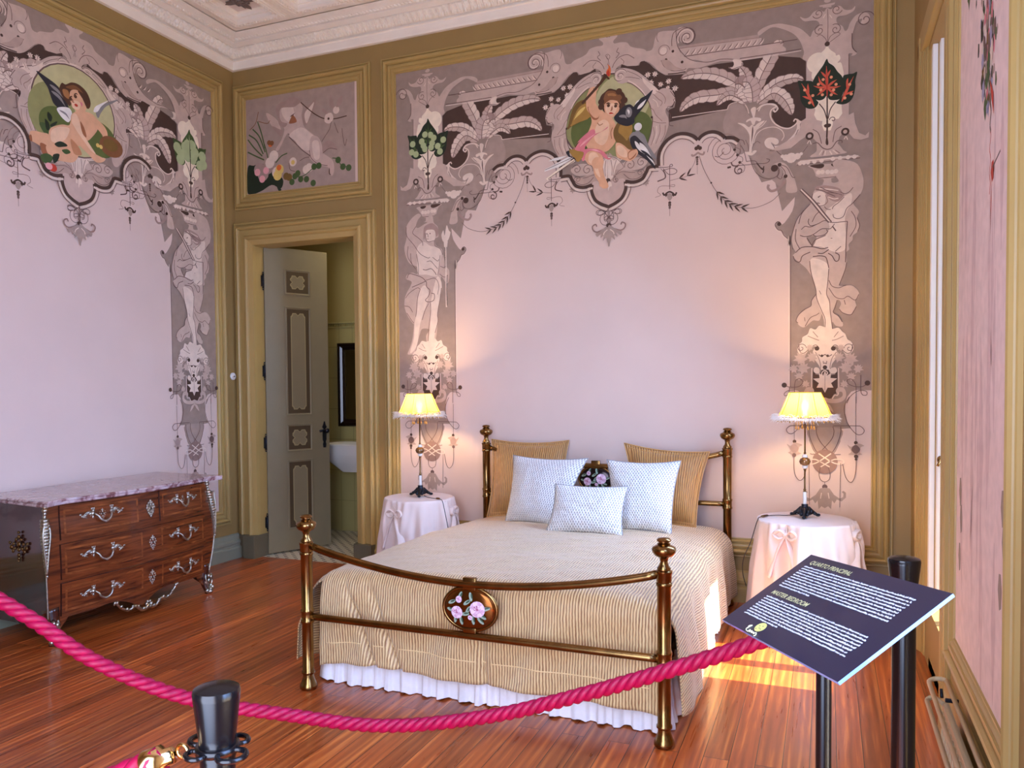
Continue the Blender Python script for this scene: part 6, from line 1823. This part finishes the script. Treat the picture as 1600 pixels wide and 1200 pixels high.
def drawer(y0, y1, z0, z1, panels):
    bm = B(); n = 26
    def grid(a0, a1, b0, b1, d0, mi=0, m_=8):
        V = [[bm.verts.new((fx(a0 + (a1 - a0) * i / n, b0 + (b1 - b0) * k / m_) + d0, a0 + (a1 - a0) * i / n, b0 + (b1 - b0) * k / m_)) for k in range(m_ + 1)] for i in range(n + 1)]
        for i in range(n):
            for k in range(m_): f = bm.faces.new((V[i][k], V[i + 1][k], V[i + 1][k + 1], V[i][k + 1])); f.material_index = mi
        return V
    V = grid(y0, y1, z0, z1, .010)
    # edges down to the carcase
    ring = [V[i][0] for i in range(n + 1)] + [V[n][k] for k in range(1, 9)] + [V[i][8] for i in range(n - 1, -1, -1)] + [V[0][k] for k in range(7, 0, -1)]
    low = []
    for v in ring:
        c = v.co.copy(); c.x -= .012; c.y += .003 * (1 if c.y > (y0 + y1) / 2 else -1); c.z += .003 * (1 if c.z > (z0 + z1) / 2 else -1); low.append(bm.verts.new(c))
    for i in range(len(ring)): f = bm.faces.new((ring[i], ring[(i + 1) % len(ring)], low[(i + 1) % len(ring)], low[i])); f.material_index = 2
    for a, b_ in panels:
        grid(a, b_, z0 + .022, z1 - .022, .0106, 1); grid(a + .012, b_ - .012, z0 + .034, z1 - .034, .0112, 0)
    bmesh.ops.recalc_face_normals(bm, faces=bm.faces)
    for f in bm.faces:
        if abs(f.normal.x) > .6 and f.normal.x < 0: f.normal_flip()
    return obj('drawer', bm, [M['wood'], M['woodlt'], M['wooddark']], chest, True, .5)
d = drawer(-2.165, -1.64, .575, .765, [(-2.145, -1.66)]); handle(d, -1.905, .69, .060); escut(d, -1.905, .685, .8)
d = drawer(-1.487, -1.08, .575, .765, [(-1.468, -1.10)]); handle(d, -1.283, .685, .052); escut(d, -1.283, .682, .7)
d = drawer(-2.17, -1.08, .355, .550, [(-2.15, -1.64), (-1.49, -1.10)]); handle(d, -1.912, .468, .062); handle(d, -1.284, .465, .058); escut(d, -1.56, .452, 1)
d = drawer(-2.172, -1.09, .150, .332, [(-2.152, -1.64), (-1.49, -1.11)]); handle(d, -1.918, .242, .062); handle(d, -1.288, .245, .058); escut(d, -1.568, .236, 1)
escut(chest, -1.56, .665, 1.15, 'rosette_mount')
# apron mount
bm = B()
def X3(y, z, d): return (fx(y, max(z, .1)) + d, y, z)
for s in (-1, 1):
    q = smoothpts([X3(-1.6, .06, .012), X3(-1.6 + s * .05, .05, .014), X3(-1.6 + s * .1, .085, .014), X3(-1.6 + s * .15, .072, .012), X3(-1.6 + s * .2, .10, .012), X3(-1.6 + s * .235, .135, .012), X3(-1.6 + s * .25, .128, .012)], 5)
    tube(bm, q, [.013 - .007 * i / (len(q) - 1) for i in range(len(q))], 8)
    for i in range(0, len(q), 4): blob(bm, q[i] + Vector((.004, 0, .008)), (.009, .011, .010), n=6)
for a in range(7): blob(bm, X3(-1.6 + .018 * math.cos(a), .075 + .018 * math.sin(a), .016), (.010, .010, .010), n=6)
obj('apron_mount', bm, M['silver'], chest, True)
# corner mounts
for y, s in ((CY0 - .002, -1), (CY1 + .018, 1)):
    bm = B(); rg = random.Random(8)
    zs = [.77 - i * .018 for i in range(22 if s < 0 else 22)]
    for i, z in enumerate(zs):
        yy = (yl(z) if s < 0 else yr(z)) ; xx = fx(yy, z) ; t = i / 21; k = (.020 if i < 2 else .012 if i < 4 else .026 * math.sin(PI * (.2 + .8 * t)) ** .8 + .006) * (1 if t < .55 else .75)
        blob(bm, (xx + .002, yy, z), (k * .8, k * .8, .014), n=7)
        if i > 3: blob(bm, (xx + .008, yy + rg.uniform(-.02, .02) * (1 - t), z), (.007, .007, .010), n=5)
    for sg in (-1, 1):
        q = smoothpts([(fx(y, .7) + .01, y + sg * .006, .70), (fx(y, .6) + .016, (yl(.6) if s < 0 else yr(.6)) + sg * .022, .62), (fx(y, .5) + .012, (yl(.5) if s < 0 else yr(.5)) + sg * .010, .50), (fx(y, .4) + .01, (yl(.4) if s < 0 else yr(.4)), .40)], 5); tube(bm, q, .005, 6)
    tube(bm, [(fx(y, z) + .002, (yl(z) if s < 0 else yr(z)), z) for z in [.4 - i * .02 for i in range(14)]], .005, 6)
    obj('corner_mount', bm, M['silver'], chest, True)
# mount on the side facing the camera
bm = B(); yy = yl(.53) - .0
def sd(x, z, d=0): return (x, yl(z) + .012 - d, z)
for a, c, r in ((0, .085, .008), (0, .06, .012), (.02, .045, .010), (-.02, .045, .010), (.04, .02, .010), (-.04, .02, .010), (0, .02, .016), (0, -.01, .014), (.03, -.005, .010), (-.03, -.005, .010), (.06, .0, .014), (-.06, 0, .014), (.07, .025, .010), (-.07, .025, .010), (.045, -.02, .012), (-.045, -.02, .012), (0, -.04, .012), (0, -.06, .010), (0, -.075, .007)):
    blob(bm, sd(.40 + a, .535 + c, .008), (r, .008, r), n=6)
obj('side_mount', bm, M['darkbrass'], chest, True)
# ------------------------------------------------------------------ rope barrier
M['rope'] = mat('crimson_twisted_rope', srgb(150, 0, 54), .45, noise=.25, nscale=60, spec=.3)
def twisted(pts, rad, pitch, label, name='barrier_rope', strands=3):
    P = smoothpts(pts, 14); L_ = [0]
    for a, b_ in zip(P, P[1:]): L_.append(L_[-1] + (b_ - a).length)
    n = int(L_[-1] / .006); Q = []; j = 0
    for i in range(n + 1):
        s = L_[-1] * i / n
        while j < len(P) - 2 and L_[j + 1] < s: j += 1
        Q.append((P[j].lerp(P[j + 1], (s - L_[j]) / max(1e-9, L_[j + 1] - L_[j])), s))
    bm = B()
    for k in range(strands):
        S_ = []
        for i, (p, s) in enumerate(Q):
            t = (Q[min(i + 1, n)][0] - Q[max(i - 1, 0)][0]).normalized(); u = Vector((0, 0, 1)) - t * t.z; u.normalize(); v = t.cross(u)
            a = -2 * PI * s / pitch + k * 2 * PI / strands; S_.append(p + (u * math.cos(a) + v * math.sin(a)) * rad * .48)
        tube(bm, S_, rad * .56, 8)
    o = obj(name, bm, M['rope'], None, True); tag(o, label, 'rope'); return o
def at(px, py, D_): v = ray(px, py); return CAMP + v / FPX * D_
def stanchion(top, label, ang):
    x, y, zt = top; t = thing('rope_stanchion', (x, y, 0), label, 'stanchion', 'black rope stanchions')
    bm = B(); lathe(bm, [(.001, 0), (.16, 0), (.165, .008), (.155, .016), (.05, .03), (.03, .034)], (x, y, 0), 40); obj('base', bm, M['black'], t, True, .6)
    bm = B(); lathe(bm, [(.0245, .03), (.0245, zt - .10)], (x, y, 0), 32); obj('pole', bm, M['black'], t, True, .6)
    bm = B(); lathe(bm, [(.026, zt - .10), (.026, zt - .075), (.0265, zt - .07), (.033, zt - .012), (.0335, zt - .006), (.032, zt - .001), (.028, zt + .001), (.015, zt + .004), (.001, zt + .005)], (x, y, 0), 36); obj('cap', bm, M['black'], t, True, .5)
    bm = B(); d = Vector((math.cos(ang), math.sin(ang), 0)); e = Vector((-d.y, d.x, 0)); z = zt - .088
    for s in (-1, 1):
        c = Vector((x, y, z)) + d * s * .040; ring = [c + d * .017 * math.cos(2 * PI * i / 20) * 1.1 + e * .020 * math.sin(2 * PI * i / 20) for i in range(20)]; tube(bm, ring, .0042, 8, closed=True)
    for s in (-1, 1):
        c = Vector((x, y, z)) + e * s * .034; ring = [c + e * .012 * math.cos(2 * PI * i / 20) + d * .016 * math.sin(2 * PI * i / 20) for i in range(20)]; tube(bm, ring, .004, 8, closed=True)
    lathe(bm, [(.025, -.005), (.031, -.005), (.031, .005), (.025, .005)], (x, y, z), 28)
    obj('ring_collar', bm, M['black'], t, True)
    return t
SL = at(338, 1074, 1.14); SR = at(1413, 872, 1.72)
stanchion(SL, 'black rope stanchion in the left foreground beside the red rope', 2.8)
stanchion(SR, 'black rope stanchion behind the black information board by the window', .2)
rp = [at(-70, 898, 1.95), at(50, 968, 1.97), at(150, 1034, 2.0), at(290, 1090, 2.08), at(450, 1117, 2.15), at(600, 1134, 2.13), at(760, 1120, 2.05), at(900, 1088, 1.95), at(1050, 1046, 1.83), at(1180, 1004, 1.75), at(1300, 955, 1.71), SR + Vector((-.045, 0, -.09))]
twisted(rp, .0185, .085, 'long twisted crimson rope sagging across the room in front of the bed')
e0 = SL + Vector((-.052, -.026, -.094))
twisted([e0 + Vector((-.018, -.008, -.010)), e0 + Vector((-.09, -.035, -.045)), e0 + Vector((-.17, -.06, -.085)), e0 + Vector((-.27, -.09, -.10)), e0 + Vector((-.36, -.11, -.088)), e0 + Vector((-.47, -.13, -.05))], .023, .085, 'short thick crimson rope clipped to the left foreground stanchion')
bm = B(); dd = Vector((-.9, -.4, -.35)).normalized(); c = e0 + Vector((-.004, -.002, -.002))
tube(bm, [c, c + dd * .012, c + dd * .016, c + dd * .04, c + dd * .044], [.012, .013, .020, .021, .019], 14)
ring = [e0 + Vector((.004, .004, 0)) + Vector((.010 * math.cos(2 * PI * i / 16), .004, .010 * math.sin(2 * PI * i / 16))) for i in range(16)]; tube(bm, ring, .003, 6, closed=True)
o = obj('rope_end_hook', bm, mat('polished_brass', srgb(232, 196, 140), .15, 1), None, True); tag(o, 'polished brass rope hook clipped to the left foreground stanchion ring', 'hook')
# ------------------------------------------------------------------ information board on a stand
Qc = [Vector(v) for v in ((4.549, -3.522, 1.054), (4.763, -3.883, 1.082), (4.580, -3.966, .956), (4.366, -3.605, .928))]
o0 = Qc[0]; eu = (Qc[1] - Qc[0]); ev = (Qc[3] - Qc[0]); BW = eu.length; eu.normalize(); ev = ev - eu * ev.dot(eu); BH = ev.length; ev.normalize(); en = eu.cross(ev)
if en.z < 0: en = -en
def bp_(u, v, h=0): return o0 + eu * u + ev * v + en * h
ctr = bp_(BW / 2, BH / 2)
st = thing('information_stand', (ctr.x, ctr.y, 0), 'black tilted information board on a slim stand beside the right stanchion', 'information stand')
M['board'] = mat('glossy_black_board', srgb(20, 26, 52), .35, coat=.8)
M['edge'] = mat('clear_acrylic_edge', srgb(110, 150, 210), .1, coat=1)
bm = B()
V = [bm.verts.new(bp_(u, v, h)) for h in (0, .006) for u, v in ((0, 0), (BW, 0), (BW, BH), (0, BH))]
for q, mi in (((4, 5, 6, 7), 0), ((3, 2, 1, 0), 0), ((0, 1, 5, 4), 1), ((1, 2, 6, 5), 1), ((2, 3, 7, 6), 1), ((3, 0, 4, 7), 1)):
    f = bm.faces.new([V[i] for i in q]); f.material_index = mi
bmesh.ops.recalc_face_normals(bm, faces=bm.faces)
brd = obj('board', bm, [M['board'], M['edge']], st)
bm = B(); tube(bm, [(ctr.x, ctr.y, .02), (ctr.x, ctr.y, ctr.z - .014)], .0135, 20); obj('pole', bm, M['black'], st, True, .6)
bm = B(); lathe(bm, [(.001, 0), (.13, 0), (.13, .008), (.02, .016), (.016, .02)], (ctr.x, ctr.y, 0), 36); obj('base', bm, M['black'], st, True, .6)
bm = B()
V = [bm.verts.new(bp_(BW / 2 + a, BH / 2 + c, h)) for h in (-.014, -.0005) for a, c in ((-.07, -.05), (.07, -.05), (.07, .05), (-.07, .05))]
for q in ((4, 5, 6, 7), (3, 2, 1, 0), (0, 1, 5, 4), (1, 2, 6, 5), (2, 3, 7, 6), (3, 0, 4, 7)): bm.faces.new([V[i] for i in q])
bmesh.ops.recalc_face_normals(bm, faces=bm.faces); obj('bracket', bm, M['black'], st)
M['print'] = mat('white_print', srgb(238, 242, 250), .4, emit=None); M['printy'] = mat('cream_print', srgb(236, 232, 180), .4); M['gold'] = mat('pale_gold_print', srgb(214, 208, 120), .4)
def write(txt, u, v, h_, m, parent):
    cu = bpy.data.curves.new('t', 'FONT'); cu.body = txt; cu.size = h_; cu.shear = .18; cu.extrude = .00015; cu.offset = h_ * .02
    to = bpy.data.objects.new('t', cu); C.collection.objects.link(to); bpy.context.view_layer.update()
    me = bpy.data.meshes.new_from_object(to.evaluated_get(bpy.context.evaluated_depsgraph_get())); bpy.data.objects.remove(to)
    w_ = max(q.co.x for q in me.vertices)
    for q in me.vertices: q.co = bp_(u + q.co.x, v - q.co.y, .0066 + abs(q.co.z))
    bm = B(); bm.from_mesh(me); bpy.data.meshes.remove(me)
    return obj('heading', bm, m, parent), w_
write('QUARTO PRINCIPAL', .030, .026, .0155, M['printy'], brd)
write('MASTER BEDROOM', .034, .129, .0155, M['printy'], brd)
# two blocks of fine illegible text: rows of word-length strokes
def textblock(u0, u1, v0, rows, pitch, last):
    bm = B(); rg = random.Random(int(v0 * 1000))
    for r in range(rows):
        u = u0; end = u0 + (u1 - u0) * (1 if r < rows - 1 else last); v = v0 + r * pitch
        while u < end - .003:
            w_ = min(rg.uniform(.006, .030), end - u); ltr = u
            while ltr < u + w_:
                lw = rg.uniform(.0014, .0024); hh = rg.choice((.0026, .0026, .0026, .0038)); d_ = rg.choice((0, 0, .0008))
                bm.faces.new([bm.verts.new(bp_(a, b_, .0067)) for a, b_ in ((ltr, v + d_), (ltr + lw, v + d_), (ltr + lw, v + d_ - hh), (ltr, v + d_ - hh))]); ltr += lw + .0005
            u += w_ + .0026
    bm.normal_update()
    for f in bm.faces:
        if f.normal.dot(en) < 0: f.normal_flip()
    return obj('text_lines', bm, M['print'], brd)
textblock(.028, .372, .037, 10, .0074, .33); textblock(.034, .378, .140, 9, .0071, .38)
bm = B(); c = (.128, .217)
bm.faces.new([bm.verts.new(bp_(c[0] + .0155 * math.cos(a * PI / 14), c[1] - .006 + .0125 * math.sin(a * PI / 14), .0067)) for a in range(28)])
bm.normal_update()
for f in bm.faces:
    if f.normal.dot(en) < 0: f.normal_flip()
lg_ = obj('round_emblem', bm, M['gold'], brd)
bm = B()
for a, b_ in ((-.006, -.008), (.004, -.01), (0, -.003), (-.007, .001), (.006, -.002)): blob(bm, bp_(c[0] + a, c[1] + b_, .0068), (.0016, .0016, .0004), n=4)
obj('emblem_figure', bm, M['board'], lg_)
bm = B()
q = [(-.022, .010), (-.026, .004), (-.020, .000), (-.024, .012), (-.012, .016), (-.010, .010), (-.006, .015), (-.002, .010), (.002, .015), (.006, .011), (.010, .015), (.014, .010), (.020, .015), (.018, .019)]
tube(bm, smoothpts([bp_(c[0] + a - .006, c[1] + b_ - .001, .0072) for a, b_ in q], 5), .0009, 5); obj('script_signature', bm, M['printy'], brd)
# ------------------------------------------------------------------ low convector along the right wall
rad = thing('radiator', (5.0, -2.6, 0), 'low cream radiator with tubular top rails under the right wall painting', 'radiator')
M['radm'] = mat('cream_radiator_enamel', srgb(196, 180, 146), .4)
bm = B(); box(bm, (4.975, -3.9, .02), (5.0, -2.02, .235), bev=.01)
for i in range(36): box(bm, (4.969, -3.88 + i * .052, .05), (4.976, -3.86 + i * .052, .21), bev=.003)
obj('panel', bm, M['radm'], rad)
for x, z, y0 in ((4.945, .262, -1.93), (5.005, .275, -1.90)):
    bm = B(); q = [(x, -3.9, z), (x, y0, z)]; tube(bm, q, .0085, 10); obj('rail', bm, M['radm'], rad, True)
bm = B(); tube(bm, smoothpts([(4.945, -1.93, .262), (4.947, -1.895, .264), (4.965, -1.875, .268), (4.99, -1.878, .272), (5.005, -1.90, .275)], 6), .0085, 10); obj('rail_end', bm, M['radm'], rad, True)
bm = B(); tube(bm, [(4.925, -3.9, .235), (4.925, -2.03, .235)], .0085, 10); tube(bm, smoothpts([(4.925, -2.03, .235), (4.93, -2.01, .235), (4.945, -2.0, .24), (4.96, -2.01, .24), (4.98, -2.03, .23)], 5), .0085, 10); obj('front_rail', bm, M['radm'], rad, True)
for y in (-2.02, -2.75, -3.5):
    bm = B(); box(bm, (4.985, y - .005, .235), (5.03, y + .005, .25), bev=.003); tube(bm, [(4.975, y, .25), (4.975, y + .02, .275)], .006, 8); obj('bracket', bm, M['iron'], rad)
# ------------------------------------------------------------------ small things
p = on(366, 588, 0, 0)
bm = B(); lathe(bm, [(.001, .0), (.031, 0), (.031, .006), (.026, .012), (.001, .013)], (0.0, -.068, p.z), 28, M=Matrix(((0, 0, 1), (1, 0, 0), (0, 1, 0))).to_3x3())
sw = obj('light_switch', bm, M['porcelain'], None, True, .6); tag(sw, 'round white porcelain light switch on the left wall near the door', 'light switch')
bm = B(); blob(bm, (.016, -.068, p.z), (.006, .009, .004)); obj('toggle', bm, M['iron'], sw)
# bathroom mirror and basin
mr_ = thing('wall_mirror', (.42, 1.24, 1.03), 'black framed mirror on the cream bathroom wall beyond the door', 'mirror')
bm = B(); sweep_rect(bm, [(.155, 1.24, 1.03), (.75, 1.24, 1.03), (.75, 1.24, 1.835), (.155, 1.24, 1.835)], [(0, 0), (0, .03), (.012, .036), (.03, .03), (.05, .018), (.062, .016), (.066, .004)], (0, -1, 0)); obj('mirror_frame', bm, M['blackwood'], mr_)
bm = B(); f = bm.faces.new([bm.verts.new(p) for p in ((.2, 1.236, 1.08), (.7, 1.236, 1.08), (.7, 1.236, 1.79), (.2, 1.236, 1.79))]); obj('mirror_glass', bm, M['mirror'], mr_)
bs = thing('wash_basin', (.45, 1.0, .8), 'white porcelain wash basin under the black framed bathroom mirror', 'wash basin')
bm = B()
def ringp(w0, d0, z): return [bm.verts.new((.46 + w0 * (abs(math.cos(a)) ** .5) * (1 if math.cos(a) > 0 else -1), 1.03 + d0 * (abs(math.sin(a)) ** .5) * (1 if math.sin(a) > 0 else -1), z)) for a in [2 * PI * i / 32 for i in range(32)]]
rs = [ringp(.10, .10, .62), ringp(.2, .16, .70), ringp(.28, .195, .76), ringp(.315, .205, .80), ringp(.32, .21, .875), ringp(.31, .2, .885), ringp(.28, .17, .88), ringp(.24, .14, .80), ringp(.02, .02, .76)]
for a, b_ in zip(rs, rs[1:]):
    for i in range(32): bm.faces.new((a[i], a[(i + 1) % 32], b_[(i + 1) % 32], b_[i]))
bm.faces.new(rs[0][::-1]); bm.faces.new(rs[-1]); obj('bowl', bm, M['porcelain'], bs, True, .7)
bm = B(); tube(bm, [(.46, 1.1, .64), (.46, 1.12, .4), (.46, 1.2, .3), (.46, 1.26, .3)], .018, 10); obj('waste_pipe', bm, M['white'], bs, True)
bm = B(); tube(bm, smoothpts([(.46, 1.2, .885), (.46, 1.2, .96), (.46, 1.15, .98), (.46, 1.1, .95)], 5), .01, 8); obj('tap', bm, M['silver'], bs, True)
